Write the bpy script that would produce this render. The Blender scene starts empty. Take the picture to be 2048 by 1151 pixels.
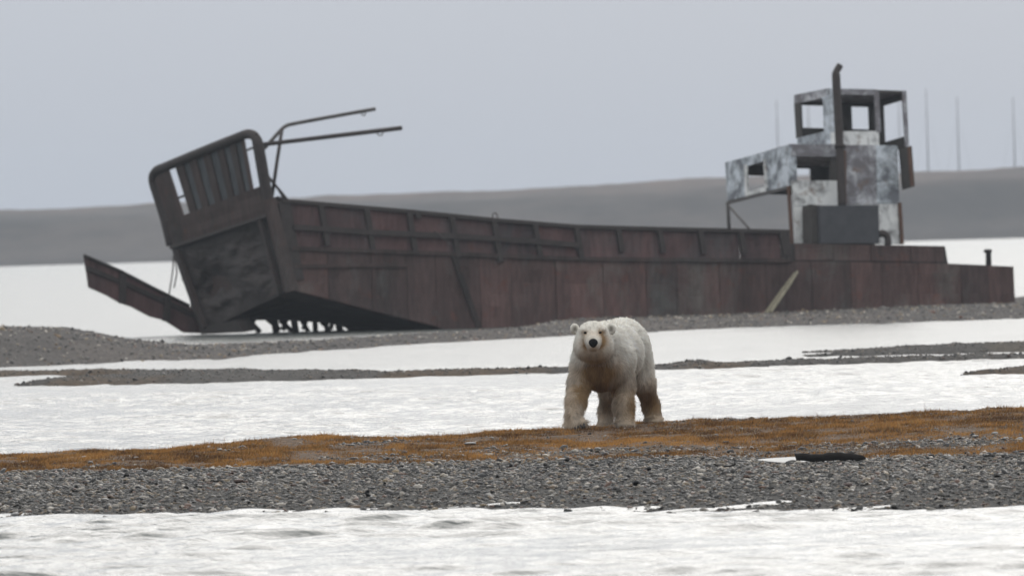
import bpy, bmesh, math, random
import numpy as np
from mathutils import Vector, Matrix, Euler
R = math.radians
random.seed(7)
rng = np.random.default_rng(7)
scn = bpy.context.scene
C = scn.collection

# ------------------------------------------------------------------ camera
F_PX, W_PX, H_PX = 20000.0, 2048.0, 1151.0      # focal length in photo pixels
CAM = Vector((0, 0, 2.15))
Y0 = 473.0                                       # horizon row at the picture's middle
ROLL, PITCH = R(1.6), math.atan((575.5 - Y0) / F_PX)
fw = Vector((0, math.cos(PITCH), -math.sin(PITCH)))
r0, u0 = Vector((1, 0, 0)), Vector((0, math.sin(PITCH), math.cos(PITCH)))
rt = r0 * math.cos(ROLL) - u0 * math.sin(ROLL)
up = r0 * math.sin(ROLL) + u0 * math.cos(ROLL)
cd = bpy.data.cameras.new('camera')
cam = bpy.data.objects.new('camera', cd); C.objects.link(cam)
cam.matrix_world = Matrix(((rt.x, up.x, -fw.x, CAM.x), (rt.y, up.y, -fw.y, CAM.y), (rt.z, up.z, -fw.z, CAM.z), (0, 0, 0, 1)))
cd.sensor_width = 36.0; cd.sensor_fit = 'HORIZONTAL'; cd.lens = F_PX / W_PX * 36.0
cd.clip_start = 1.0; cd.clip_end = 8000.0
cd.dof.use_dof = True; cd.dof.focus_distance = 99.5; cd.dof.aperture_fstop = 6.8
scn.camera = cam

# ------------------------------------------------------------------ sky and sun
SUN_EL, SUN_AZ = R(26), R(13)                    # ahead of the camera, a little to the right
w = bpy.data.worlds.new('World'); scn.world = w; w.use_nodes = True
nt = w.node_tree; nt.nodes.clear()
def wn(t): return nt.nodes.new(t)
out, bg, bg2, add = wn('ShaderNodeOutputWorld'), wn('ShaderNodeBackground'), wn('ShaderNodeBackground'), wn('ShaderNodeAddShader')
sky = wn('ShaderNodeTexSky'); sky.sky_type = 'NISHITA'; sky.sun_disc = False
sky.sun_elevation = SUN_EL; sky.sun_rotation = SUN_AZ; sky.air_density = 1.0; sky.dust_density = 2.0
nt.links.new(sky.outputs[0], bg.inputs[0]); bg.inputs[1].default_value = 0.005
tc, sep = wn('ShaderNodeTexCoord'), wn('ShaderNodeSeparateXYZ')       # overcast cloud: brighter towards the zenith
nt.links.new(tc.outputs['Generated'], sep.inputs[0])
ramp = wn('ShaderNodeValToRGB'); nt.links.new(sep.outputs[2], ramp.inputs[0])
ramp.color_ramp.elements[0].position = 0.0; ramp.color_ramp.elements[0].color = (0.365, 0.422, 0.512, 1)
ramp.color_ramp.elements[1].position = 1.0; ramp.color_ramp.elements[1].color = (1.0, 0.99, 0.97, 1)
e = ramp.color_ramp.elements.new(0.30); e.color = (0.80, 0.82, 0.85, 1)
nt.links.new(ramp.outputs[0], bg2.inputs[0]); bg2.inputs[1].default_value = 1.0
nt.links.new(bg.outputs[0], add.inputs[0]); nt.links.new(bg2.outputs[0], add.inputs[1]); nt.links.new(add.outputs[0], out.inputs[0])
sd = bpy.data.lights.new('sun', 'SUN'); sd.energy = 0.70; sd.angle = R(46); sd.color = (1.0, 0.955, 0.89)
sun = bpy.data.objects.new('sun', sd); C.objects.link(sun)
sv = Vector((math.sin(SUN_AZ) * math.cos(SUN_EL), math.cos(SUN_AZ) * math.cos(SUN_EL), math.sin(SUN_EL)))
sun.rotation_euler = (-sv).to_track_quat('-Z', 'Y').to_euler(); sun.location = sv * 60
vs = scn.view_settings; vs.view_transform = 'Standard'; vs.look = 'None'; vs.exposure = 0.13; vs.gamma = 1.0; vs.use_curve_mapping = False
scn.render.engine = 'CYCLES'
cy = scn.cycles
cy.use_denoising = True; cy.max_bounces = 6; cy.volume_bounces = 1; cy.caustics_reflective = False; cy.caustics_refractive = False
cy.sample_clamp_indirect = 6.0

# ------------------------------------------------------------------ helpers
def ray(px, py):
    return (fw * F_PX + rt * (px - W_PX / 2) - up * (py - H_PX / 2)).normalized()
def at(px, py, Y):
    d = ray(px, py); return CAM + d * (Y / d.y)
def onz(px, py, z=0.0):
    d = ray(px, py); return CAM + d * ((z - CAM.z) / d.z)
def lat(h):
    h = h.astype(np.uint32)
    h ^= h >> np.uint32(16); h *= np.uint32(0x7feb352d); h ^= h >> np.uint32(15); h *= np.uint32(0x846ca68b); h ^= h >> np.uint32(16)
    return h.astype(np.float64) / 2147483648.0 - 1.0
def vnoise(x, y, seed=0):
    x = np.asarray(x, float); y = np.asarray(y, float)
    xi, yi = np.floor(x), np.floor(y); fx, fy = x - xi, y - yi
    fx = fx * fx * (3 - 2 * fx); fy = fy * fy * (3 - 2 * fy)
    def h(a, b): return lat(((a.astype(np.int64) * 73856093) ^ (b.astype(np.int64) * 19349663) ^ (seed * 83492791)) & 0xffffffff)
    a, b, c, d = h(xi, yi), h(xi + 1, yi), h(xi, yi + 1), h(xi + 1, yi + 1)
    return (a * (1 - fx) + b * fx) * (1 - fy) + (c * (1 - fx) + d * fx) * fy
def fbm(x, y, seed=0, n=4):
    s, a = 0, 1.0
    for k in range(n):
        s = s + a * vnoise(np.asarray(x) * 2 ** k + 7.3 * k, np.asarray(y) * 2 ** k - 3.1 * k, seed + k); a *= 0.5
    return s / 1.6
def sstep(a, b, x):
    t = np.clip((x - a) / (b - a), 0, 1); return t * t * (3 - 2 * t)

def mesh_np(name, V, Fc, smooth=True, col=None):
    me = bpy.data.meshes.new(name); V = np.ascontiguousarray(V, np.float32); Fc = np.ascontiguousarray(Fc, np.int32)
    k = Fc.shape[1]
    me.vertices.add(len(V)); me.vertices.foreach_set('co', V.ravel())
    me.loops.add(Fc.size); me.loops.foreach_set('vertex_index', Fc.ravel())
    me.polygons.add(len(Fc)); me.polygons.foreach_set('loop_start', np.arange(0, Fc.size, k, dtype=np.int32))
    me.polygons.foreach_set('use_smooth', np.full(len(Fc), smooth))
    me.update(calc_edges=True)
    if col is not None:
        a = me.color_attributes.new('tint', 'FLOAT_COLOR', 'POINT')
        c4 = np.ones((len(V), 4), np.float32); c4[:, :3] = col; a.data.foreach_set('color', c4.ravel())
    return me
def obj(name, me, m=None, parent=None):
    o = bpy.data.objects.new(name, me); C.objects.link(o)
    if m and me is not None and len(me.materials) == 0: me.materials.append(m)
    if parent is not None: o.parent = parent
    return o
def tag(o, label=None, cat=None, group=None, kind=None):
    if label: o['label'] = label
    if cat: o['category'] = cat
    if group: o['group'] = group
    if kind: o['kind'] = kind
    return o
def bm_mesh(name, bm, smooth=False):
    bmesh.ops.recalc_face_normals(bm, faces=bm.faces)
    me = bpy.data.meshes.new(name); bm.to_mesh(me); bm.free()
    if smooth: me.shade_smooth()
    return me
def tube_mesh(name, pts, rad, seg=10, smooth=True):
    """tube along points; rad a number or one per point; closed ends"""
    pts = [Vector(p) for p in pts]; n = len(pts)
    rad = [rad] * n if not hasattr(rad, '__len__') else list(rad)
    bm = bmesh.new(); rings = []; ref = None
    for i, p in enumerate(pts):
        t = (pts[min(i + 1, n - 1)] - pts[max(i - 1, 0)]).normalized()
        if ref is None: ref = t.orthogonal().normalized()
        ref = (ref - t * ref.dot(t)).normalized(); b = t.cross(ref)
        rings.append([bm.verts.new(p + (ref * math.cos(2 * math.pi * k / seg) + b * math.sin(2 * math.pi * k / seg)) * rad[i]) for k in range(seg)])
    for a, b in zip(rings, rings[1:]):
        for k in range(seg): bm.faces.new((a[k], a[(k + 1) % seg], b[(k + 1) % seg], b[k]))
    bm.faces.new(rings[0]); bm.faces.new(rings[-1])
    return bm_mesh(name, bm, smooth)
def smooth_path(pts, n=6):
    pts = [Vector(p) for p in pts]; o = []
    for i in range(len(pts) - 1):
        p0, p1, p2, p3 = pts[max(i - 1, 0)], pts[i], pts[i + 1], pts[min(i + 2, len(pts) - 1)]
        for k in range(n):
            t = k / n
            o.append(0.5 * ((2 * p1) + (p2 - p0) * t + (2 * p0 - 5 * p1 + 4 * p2 - p3) * t * t + (3 * p1 - p0 - 3 * p2 + p3) * t ** 3))
    return o + [pts[-1]]
def slab_mesh(name, poly, off):
    """closed slab: polygon in 3-D moved by vector off"""
    bm = bmesh.new(); a = [bm.verts.new(p) for p in poly]; b = [bm.verts.new(Vector(p) + off) for p in poly]
    bm.faces.new(a); bm.faces.new(b[::-1]); n = len(a)
    for k in range(n): bm.faces.new((a[k], a[(k + 1) % n], b[(k + 1) % n], b[k]))
    return bm_mesh(name, bm)
def bar_mesh(name, a, b, wdt, side, thick):
    """rectangular bar from a to b, width along `side`"""
    a, b, side = Vector(a), Vector(b), Vector(side).normalized(); d = (b - a).normalized()
    side = (side - d * side.dot(d)).normalized(); n = d.cross(side)
    return slab_mesh(name, [a - side * wdt / 2 - n * thick / 2, a + side * wdt / 2 - n * thick / 2, b + side * wdt / 2 - n * thick / 2, b - side * wdt / 2 - n * thick / 2], n * thick)

# ------------------------------------------------------------------ materials
class Mat:
    def __init__(s, name):
        s.m = bpy.data.materials.new(name); s.m.use_nodes = True; s.t = s.m.node_tree; s.b = s.t.nodes['Principled BSDF']; s._c = {}
    def n(s, t, **k):
        x = s.t.nodes.new(t)
        for a, v in k.items(): setattr(x, a, v)
        return x
    def l(s, a, b): s.t.links.new(a, b)
    def coord(s, kind='Object', scale=(1, 1, 1)):
        key = (kind, scale)
        if key not in s._c:
            tc, mp = s.n('ShaderNodeTexCoord'), s.n('ShaderNodeMapping'); mp.inputs['Scale'].default_value = scale
            s.l(tc.outputs[kind], mp.inputs[0]); s._c[key] = mp.outputs[0]
        return s._c[key]
    def noise(s, scale, detail=4, rough=0.6, co=None, out='Fac', dist=0.0):
        x = s.n('ShaderNodeTexNoise'); x.inputs['Scale'].default_value = scale; x.inputs['Detail'].default_value = detail
        x.inputs['Roughness'].default_value = rough; x.inputs['Distortion'].default_value = dist
        s.l(co if co is not None else s.coord(), x.inputs['Vector']); return x.outputs[out]
    def ramp(s, fac, stops):
        x = s.n('ShaderNodeValToRGB'); r = x.color_ramp
        for i, (p, c) in enumerate(stops):
            c = (c, c, c, 1) if not hasattr(c, '__len__') else tuple(c) + (1,)
            if i < 2: r.elements[i].position = p; r.elements[i].color = c
            else: q = r.elements.new(p); q.color = c
        s.l(fac, x.inputs[0]); return x.outputs[0]
    def mix(s, fac, a, b, mode='MIX'):
        x = s.n('ShaderNodeMix', data_type='RGBA', blend_type=mode)
        for sock, v in ((0, fac), (6, a), (7, b)):
            if isinstance(v, bpy.types.NodeSocket): s.l(v, x.inputs[sock])
            elif sock == 0: x.inputs[0].default_value = v
            else: x.inputs[sock].default_value = tuple(v) + (1,)
        return x.outputs[2]
    def col(s, v):
        if isinstance(v, bpy.types.NodeSocket): s.l(v, s.b.inputs['Base Color'])
        else: s.b.inputs['Base Color'].default_value = tuple(v) + (1,)
    def bump(s, h, strength=0.5, dist=0.02):
        x = s.n('ShaderNodeBump'); x.inputs['Strength'].default_value = strength; x.inputs['Distance'].default_value = dist
        s.l(h, x.inputs['Height']); s.l(x.outputs[0], s.b.inputs['Normal'])
    def rough(s, v): s.b.inputs['Roughness'].default_value = v
    def attr(s, name='tint'):
        x = s.n('ShaderNodeAttribute', attribute_name=name); return x.outputs['Color']

def mk_water():
    M = Mat('water'); M.col((0.10, 0.11, 0.105)); M.rough(0.13); M.b.inputs['IOR'].default_value = 1.333
    a = M.noise(5.0, 3, 0.55, M.coord('Object', (0.7, 1.0, 1.0)), dist=0.4)
    b = M.noise(22.0, 2, 0.5, M.coord('Object', (0.8, 1.0, 1.0)))
    x = M.n('ShaderNodeMath', operation='MULTIPLY_ADD'); M.l(b, x.inputs[0]); x.inputs[1].default_value = 0.22; M.l(a, x.inputs[2])
    M.bump(x.outputs[0], 0.8, 0.08)
    bn_ = [q for q in M.t.nodes if q.type == 'BUMP'][0]; sp = M.n('ShaderNodeSeparateColor'); M.l(M.mix(1.0, M.attr('chop'), M.ramp(M.noise(0.45, 3, .6, M.coord('Object', (1, .35, 1))), [(0.3, .6), (0.7, 1.0)]), 'MULTIPLY'), sp.inputs[0]); M.l(sp.outputs[0], bn_.inputs['Strength']); sq = M.n('ShaderNodeSeparateColor'); M.l(M.attr('chop'), sq.inputs[0]); M.l(sq.outputs[1], M.b.inputs['Roughness']); return M.m
def mk_gravel_ground():
    M = Mat('gravel_ground')
    v = M.n('ShaderNodeTexVoronoi'); v.inputs['Scale'].default_value = 26; M.l(M.coord(), v.inputs['Vector'])
    c = M.ramp(v.outputs['Color'], [(0.0, (0.035, 0.034, 0.033)), (1.0, (0.16, 0.155, 0.145)), (0.55, (0.075, 0.072, 0.068))])
    g = M.attr(); c = M.mix(1.0, c, g, 'MULTIPLY')
    M.col(c); M.rough(0.85); M.bump(v.outputs['Distance'], 1.0, 0.02); return M.m
def mk_far_gravel():
    M = Mat('far_gravel')
    a = M.noise(9.0, 6, 0.75); b = M.noise(0.8, 4, 0.6)
    c = M.ramp(a, [(0.32, (0.055, 0.052, 0.050)), (0.70, (0.26, 0.245, 0.235)), (0.5, (0.125, 0.118, 0.112))])
    c = M.mix(0.6, c, M.ramp(b, [(0.3, (0.55, 0.52, 0.5)), (0.7, (1, 0.98, 0.95))]), 'MULTIPLY')
    c = M.mix(1.0, c, M.attr(), 'MULTIPLY')
    M.col(c); M.rough(0.9); M.bump(a, 1.0, 0.05); return M.m
def mk_stone():
    M = Mat('stone'); c = M.mix(0.5, M.attr(), M.ramp(M.noise(60, 3), [(0.3, 0.5), (0.7, 1.0)]), 'MULTIPLY')
    M.col(c); M.rough(0.4); M.b.inputs['Specular IOR Level'].default_value = 0.5; return M.m
def mk_blade(name, tr=0.35):
    M = Mat(name); c = M.attr(); M.col(c); M.rough(0.6); M.b.inputs['Specular IOR Level'].default_value = 0.25
    t = M.n('ShaderNodeBsdfTranslucent'); M.l(c, t.inputs[0]); s = M.n('ShaderNodeMixShader'); s.inputs[0].default_value = tr
    o = M.t.nodes['Material Output']; M.l(M.b.outputs[0], s.inputs[1]); M.l(t.outputs[0], s.inputs[2]); M.l(s.outputs[0], o.inputs[0]); return M.m
def mk_rust(name, dark, mid, grey, orange, streak=1.0):
    M = Mat(name); co = M.coord(); st = M.coord('Object', (1.6, 1.6, 0.28))
    a = M.noise(0.9, 6, 0.62, st); b = M.noise(2.6, 5, 0.6, co); c3 = M.noise(0.75, 6, 0.68, M.coord('Object', (1, 1, .6)), dist=0.5)
    c = M.ramp(a, [(0.34, dark), (0.66, mid)])
    c = M.mix(M.ramp(c3, [(0.50, 0.0), (0.64, 0.85)]), c, grey)
    c = M.mix(M.ramp(b, [(0.60, 0.0), (0.74, 0.7)]), c, orange)
    c = M.mix(0.75 * streak, c, M.ramp(M.noise(7, 4, 0.7, st), [(0.3, 0.45), (0.65, 1.0)]), 'MULTIPLY')
    oi = M.n('ShaderNodeObjectInfo'); c = M.mix(1.0, c, M.ramp(oi.outputs['Random'], [(0.0, (.74, .78, .80)), (1.0, (1.22, 1.12, 1.10))]), 'MULTIPLY')   # plates aged differently
    M.col(c); M.rough(0.82); M.b.inputs['Specular IOR Level'].default_value = 0.3
    M.bump(M.noise(14, 5, 0.7), 0.5, 0.02); return M.m
def mk_paint(name, pale, grey, dark, cover=0.5):
    M = Mat(name); co = M.coord()
    a = M.noise(2.2, 7, 0.68, co, dist=0.5); b = M.noise(5.5, 5, 0.65, M.coord('Object', (1, 1, 0.4)))
    c = M.ramp(a, [(cover - 0.09, dark), (cover + 0.11, pale), (cover, grey)])
    c = M.mix(M.ramp(b, [(0.60, 0.0), (0.72, 0.8)]), c, dark)
    c = M.mix(M.ramp(M.noise(3.1, 4), [(0.58, 0.0), (0.72, 0.8)]), c, (0.17, 0.10, 0.06))
    M.col(c); M.rough(0.7); M.bump(a, 0.4, 0.02); return M.m
def mk_plain(name, c, rough=0.7, var=0.5, scale=6, stretch=(1, 1, 1)):
    M = Mat(name); M.col(M.mix(1.0, c, M.ramp(M.noise(scale, 5, 0.65, M.coord('Object', stretch)), [(0.3, 1 - var), (0.7, 1.0)]), 'MULTIPLY'))
    M.rough(rough); M.bump(M.noise(scale * 3, 4, 0.6, M.coord('Object', stretch)), 0.4, 0.01); return M.m
def mk_bluff():
    M = Mat('bluff'); co = M.coord('Object', (1, 1, 3.0))
    a = M.noise(0.035, 6, 0.65, co); b = M.noise(0.25, 5, 0.7, M.coord('Object', (1.0, 0.3, 0.5)))
    c = M.ramp(a, [(0.38, (0.055, 0.051, 0.046)), (0.62, (0.135, 0.117, 0.10))])
    c = M.mix(1.0, c, M.attr(), 'MULTIPLY')
    c = M.mix(0.7, c, M.ramp(b, [(0.3, 0.55), (0.7, 1.0)]), 'MULTIPLY')
    M.col(c); M.rough(0.95); return M.m

MT = dict(water=mk_water(), ground=mk_gravel_ground(), far_gravel=mk_far_gravel(), stone=mk_stone(), grass=mk_blade('grass', 0.5),
    hull=mk_rust('rusty_hull', (0.072, 0.050, 0.046), (0.140, 0.089, 0.081), (0.135, 0.128, 0.116), (0.150, 0.062, 0.045)),
    bulwark=mk_rust('rusty_bulwark', (0.085, 0.056, 0.056), (0.150, 0.092, 0.088), (0.105, 0.095, 0.095), (0.17, 0.07, 0.05)),
    bow=mk_rust('rusty_bow', (0.045, 0.036, 0.033), (0.092, 0.066, 0.060), (0.080, 0.074, 0.070), (0.12, 0.06, 0.04)),
    frame=mk_plain('dark_rusted_steel', (0.050, 0.040, 0.037), 0.8, 0.4),
    pipe=mk_plain('weathered_pipe', (0.115, 0.105, 0.098), 0.7, 0.45),
    stack=mk_plain('sooty_exhaust', (0.060, 0.048, 0.044), 0.8, 0.4),
    engine=mk_plain('dark_grey_plate', (0.070, 0.072, 0.080), 0.8, 0.35, 3),
    wall_blue=mk_paint('peeling_grey_paint', (0.68, 0.73, 0.78), (0.40, 0.44, 0.47), (0.17, 0.18, 0.20), 0.5),
    wall_white=mk_paint('peeling_white_paint', (0.80, 0.81, 0.79), (0.56, 0.57, 0.56), (0.20, 0.195, 0.19), 0.44),
    wall_dark=mk_paint('scoured_grey_paint', (0.60, 0.61, 0.63), (0.30, 0.30, 0.32), (0.17, 0.16, 0.17), 0.54),
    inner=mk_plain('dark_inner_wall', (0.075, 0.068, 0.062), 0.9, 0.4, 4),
    rust_red=mk_plain('orange_rust', (0.15, 0.078, 0.05), 0.85, 0.5, 9, (1, 1, .5)),
    blue_plate=mk_plain('blue_grey_plate', (0.095, 0.105, 0.112), 0.8, 0.6, 4, (1, 1, .4)),
    wood=mk_plain('driftwood', (0.014, 0.011, 0.009), 0.95, 0.5, 12, (0.15, 1, 1)),
    plank=mk_plain('grey_yellow_wood', (0.38, 0.35, 0.25), 0.85, 0.6, 14, (1, 1, 0.12)),
    bluff=mk_bluff(), mast=mk_plain('galvanised_mast', (0.30, 0.30, 0.31), 0.6, 0.2),
    fur=mk_blade('fur', 0.16), nose=mk_plain('nose_skin', (0.008, 0.008, 0.008), 0.55, 0.3, 40), claw=mk_plain('claw_horn', (0.05, 0.045, 0.04), 0.4, 0.4, 30))

MT['nose'].node_tree.nodes['Principled BSDF'].inputs['Specular IOR Level'].default_value = .15
# ------------------------------------------------------------------ water
def water_z(x, y, big):
    z = np.zeros_like(x)
    r = np.random.default_rng(11)
    warp = 0.5 * vnoise(x * 0.35, y * 0.35, 3)
    gust = 0.75 + 0.5 * vnoise(x * 0.22, y * 0.16, 5)
    for k in range(34):
        L = 0.22 * (1.35 / 0.22) ** (k / 33.0) * r.uniform(0.9, 1.1)
        th = r.normal(R(-62), R(26)); q = 2 * math.pi / L; ph = r.uniform(0, 6.28)
        s = np.sin(q * (x * math.cos(th) + y * math.sin(th)) + ph + warp * (1.2 + 1.0 / L * 0.3))
        z += 0.0056 * L ** 1.12 * (s + 0.32 * (s * s - .5))
    for k in range(9):
        L = r.uniform(.35, 1.25); th = r.normal(R(-68), R(16)); q = 2 * math.pi / L; ph = r.uniform(0, 6.28)
        s = np.sin(q * (x * math.cos(th) + y * math.sin(th)) + ph + 2.2 * vnoise(x * .7 + k, y * .5, 40 + k))
        z += big * 0.021 * L * np.clip(vnoise(x * .55 + 9 * k, y * .4, 60 + k) + .15, 0, 1) * (.5 + .5 * s) ** 3
    return z * gust
ys = np.concatenate([[-60, 20, 50], np.arange(60, 83, 0.045), np.arange(83.2, 97, 0.6), np.arange(97.2, 168, 0.16),
                     168 * (1400 / 168) ** np.linspace(0.004, 1, 120), [1800, 2400, 2950]])
xs = np.concatenate([[-1400, -600, -250, -110, -60, -36, -24, -17], np.arange(-10.5, 10.51, 0.06), [17, 24, 36, 60, 110, 250, 600, 1400]])
X, Y = np.meshgrid(xs, ys)
amp = np.where(Y < 97, 1.0, np.clip(0.95 - (Y - 97) / 190.0, 0.0, 1.0)) * (np.abs(X) < 10.6) * (Y > 59) * (Y < 600)
Z = water_z(X, Y, np.where(Y < 97, 1.0, .30)) * amp
n0, n1 = X.shape
idx = np.arange(n0 * n1).reshape(n0, n1)
Q = np.stack([idx[:-1, :-1], idx[:-1, 1:], idx[1:, 1:], idx[1:, :-1]], -1).reshape(-1, 4)
wme = mesh_np('water', np.stack([X, Y, Z], -1).reshape(-1, 3), Q)
ca = wme.color_attributes.new('chop', 'FLOAT_COLOR', 'POINT'); cv = np.ones((X.size, 4), np.float32); cv[:, :3] = (0.46 + 0.22 * sstep(88, 100, Y) + 0.12 * sstep(130, 185, Y)).reshape(-1, 1); cv[:, 1] = (.13 + .12 * sstep(135, 175, Y)).ravel(); ca.data.foreach_set('color', cv.ravel())
tag(obj('water', wme, MT['water']), kind='structure')

# ------------------------------------------------------------------ near gravel bar
def shore_y(x): return 77.4 - 0.77 * x + 0.35 * vnoise(x * 0.5, x * 0 + 1, 21) + 0.12 * vnoise(x * 2.2, x * 0, 22)
def grass_front(x): return np.interp(x, [-12, -4.6, -2, 0, 2, 3.2, 4.4, 12], [91.5, 91.2, 90.2, 90.6, 89.9, 88.2, 87.2, 85]) + 0.7 * vnoise(x * 0.8, x * 0, 23) + 0.25 * vnoise(x * 3.0, x * 0, 24)
def grass_back(x): return np.interp(x, [-12, -4.8, -2.6, 0, 1.2, 1.9, 5, 12], [100.2, 100.3, 100.6, 101.2, 102.5, 102.9, 102.4, 102.4]) + 0.25 * vnoise(x * 1.4, x * 0, 25)
def crest(x): return np.interp(x, [-12, -5, -3.7, -2.8, 0, 1.6, 5, 12], [.10, .115, .13, .16, .165, .20, .245, .26])
def near_z(x, y):
    x = np.asarray(x, float); y = np.asarray(y, float)
    d = y - shore_y(x); gf, gb = grass_front(x), grass_back(x)
    z = -0.02 + np.where(d < 0, 0.10 * d, 0.14 * (1 - np.exp(-np.maximum(d, 0) / 2.6)))
    t = np.clip((y - gf) / (gb - gf), 0, 1)
    z = z * (1 - sstep(0, .25, t)) + sstep(0, .25, t) * (0.115 + (crest(x) - 0.115) * sstep(0.1, 0.9, t))
    z = z + sstep(0, .15, t) * (0.030 * fbm(x * 1.3, y * 0.7, 31, 3) + 0.017 * np.abs(vnoise(x * 4.2, y * 2.0, 35)) + 0.008 * vnoise(x * 11, y * 6, 37)) + 0.012 * vnoise(x * 0.9, y * 0.5, 36) * sstep(0, 3, d)
    pud = np.exp(-((x - 2.62) / 0.5) ** 4 - ((y - 88.8) / 1.25) ** 4)
    z = z - 0.03 * pud
    over = np.maximum(y - gb, 0); return z - 0.30 * np.minimum(over, 0.5) - 0.16 * np.maximum(over - 0.5, 0)
def grass_mask(x, y):
    gf, gb = grass_front(x), grass_back(x)
    t = (y - gf) / (gb - gf)
    m = sstep(-0.03, 0.05, t) * (1 - sstep(0.99, 1.06, t))
    n = fbm(x * 0.75 + 3, y * 0.42, 41, 4)
    bare = sstep(0.14, 0.45, n + 0.35 * np.exp(-((t - 0.30) / 0.16) ** 2) - 0.22)
    rightgap = np.exp(-((x - 4.3) / 1.2) ** 2 - ((t - 0.34) / 0.13) ** 2)
    pud = np.exp(-((x - 2.62) / 0.55) ** 4 - ((y - 88.7) / 1.5) ** 4)
    return np.clip(m * (1 - 0.55 * bare) * (1 - .6 * rightgap) * (1 - pud) , 0, 1)
gx = np.concatenate([[-14, -11], np.arange(-8, 8.01, 0.075), [11, 14]]); gy = np.concatenate([[70, 72], np.arange(73, 106, 0.11)])
X, Y = np.meshgrid(gx, gy); Z = near_z(X, Y); gm = grass_mask(X, Y)
n0, n1 = X.shape; idx = np.arange(n0 * n1).reshape(n0, n1)
Q = np.stack([idx[:-1, :-1], idx[:-1, 1:], idx[1:, 1:], idx[1:, :-1]], -1).reshape(-1, 4)
tint = np.array([0.34, 0.32, 0.29])[None, None] * (1 - gm[..., None]) + np.array([1.25, 0.75, 0.38])[None, None] * gm[..., None]
tag(obj('gravel_bank', mesh_np('gravel_bank', np.stack([X, Y, Z], -1).reshape(-1, 3), Q, col=tint.reshape(-1, 3)), MT['ground']), kind='structure')

_r = [(0, 0, 1.0)] + [(.894 * math.cos(R(72 * k)), .894 * math.sin(R(72 * k)), .447) for k in range(5)] + [(.894 * math.cos(R(72 * k + 36)), .894 * math.sin(R(72 * k + 36)), -.447) for k in range(5)]
ICO_V = np.array(_r); NV = len(ICO_V)                # pebble, open underneath where it is bedded
ICO_F = np.array([(0, 1 + k, 1 + (k + 1) % 5) for k in range(5)] + [(1 + k, 6 + k, 1 + (k + 1) % 5) for k in range(5)] + [(1 + (k + 1) % 5, 6 + k, 6 + (k + 1) % 5) for k in range(5)])
def stone_cloud(P, size, r, flat=0.5):
    n = len(P); V = ICO_V[None] * (1 + r.uniform(-.22, .22, (n, NV, 1)))
    V = V * np.stack([size * r.uniform(1.0, 1.7, n), size * r.uniform(.75, 1.2, n), size * r.uniform(flat * .6, flat * 1.5, n)], -1)[:, None]
    tl = r.normal(0, .28, n); c, s = np.cos(tl)[:, None], np.sin(tl)[:, None]
    V = np.stack([V[..., 0] * c - V[..., 2] * s, V[..., 1], V[..., 0] * s + V[..., 2] * c], -1)
    a = r.uniform(0, 6.28, n); c, s = np.cos(a)[:, None], np.sin(a)[:, None]
    V = np.stack([V[..., 0] * c - V[..., 1] * s, V[..., 0] * s + V[..., 1] * c, V[..., 2]], -1) + P[:, None]
    Fc = (ICO_F[None] + (np.arange(n) * NV)[:, None, None]).reshape(-1, 3)
    pal = np.array([(.050, .050, .052), (.075, .074, .073), (.105, .102, .098), (.19, .185, .172), (.36, .35, .33), (.17, .125, .08), (.13, .075, .055), (.22, .18, .12), (.06, .066, .075)]) * np.array([.5, .58, .66, .82, 1.05, .95, .95, 1.0, .62])[:, None] * np.array([.93, .86, .77])
    c = pal[r.choice(9, n, p=[.22, .18, .15, .12, .08, .07, .05, .06, .07])] * r.uniform(.75, 1.25, (n, 1))
    return V.reshape(-1, 3), Fc, np.repeat(c, NV, 0)
N = 55000
px_ = rng.uniform(-6.6, 6.6, N); d_ = rng.uniform(-0.35, 1.0, N) ** 1.0
py_ = shore_y(px_) + np.where(d_ < 0, d_ * 0.55, d_ * (grass_front(px_) + 0.6 - shore_y(px_)))
sz = np.clip(rng.lognormal(math.log(.0122), .42, N), .006, .040)
dry = ((px_ - 2.62) / .50) ** 2 + ((py_ - 88.7) / 1.45) ** 2 > 1; px_, py_, sz = px_[dry], py_[dry], sz[dry]; N = len(px_)
V1, F1, c1 = stone_cloud(np.stack([px_, py_, near_z(px_, py_) + sz * rng.uniform(.05, .5, N)], -1), sz, rng, .42)
N2 = 16000                                            # stones between the grass
qx = rng.uniform(-6.6, 6.6, N2 * 6); qy = grass_front(qx) + rng.uniform(0, 1, N2 * 6) * (grass_back(qx) - grass_front(qx))
keep = (rng.uniform(0, 1, len(qx)) < (1 - grass_mask(qx, qy)) ** 2.2 + .01) & (((qx - 2.62) / .55) ** 2 + ((qy - 88.7) / 1.5) ** 2 > 1)
qx, qy = qx[keep][:N2], qy[keep][:N2]
sz2 = np.clip(rng.lognormal(math.log(.0115), .42, len(qx)), .005, .036)
V2, F2, c2 = stone_cloud(np.stack([qx, qy, near_z(qx, qy) + sz2 * .25], -1), sz2, rng)
tag(obj('gravel', mesh_np('gravel', np.concatenate([V1, V2]), np.concatenate([F1, F2 + len(V1)]), col=np.concatenate([c1, c2 * 1.25])), MT['stone']),
    'grey and brown rounded gravel covering the near beach', 'gravel', kind='stuff')

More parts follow.
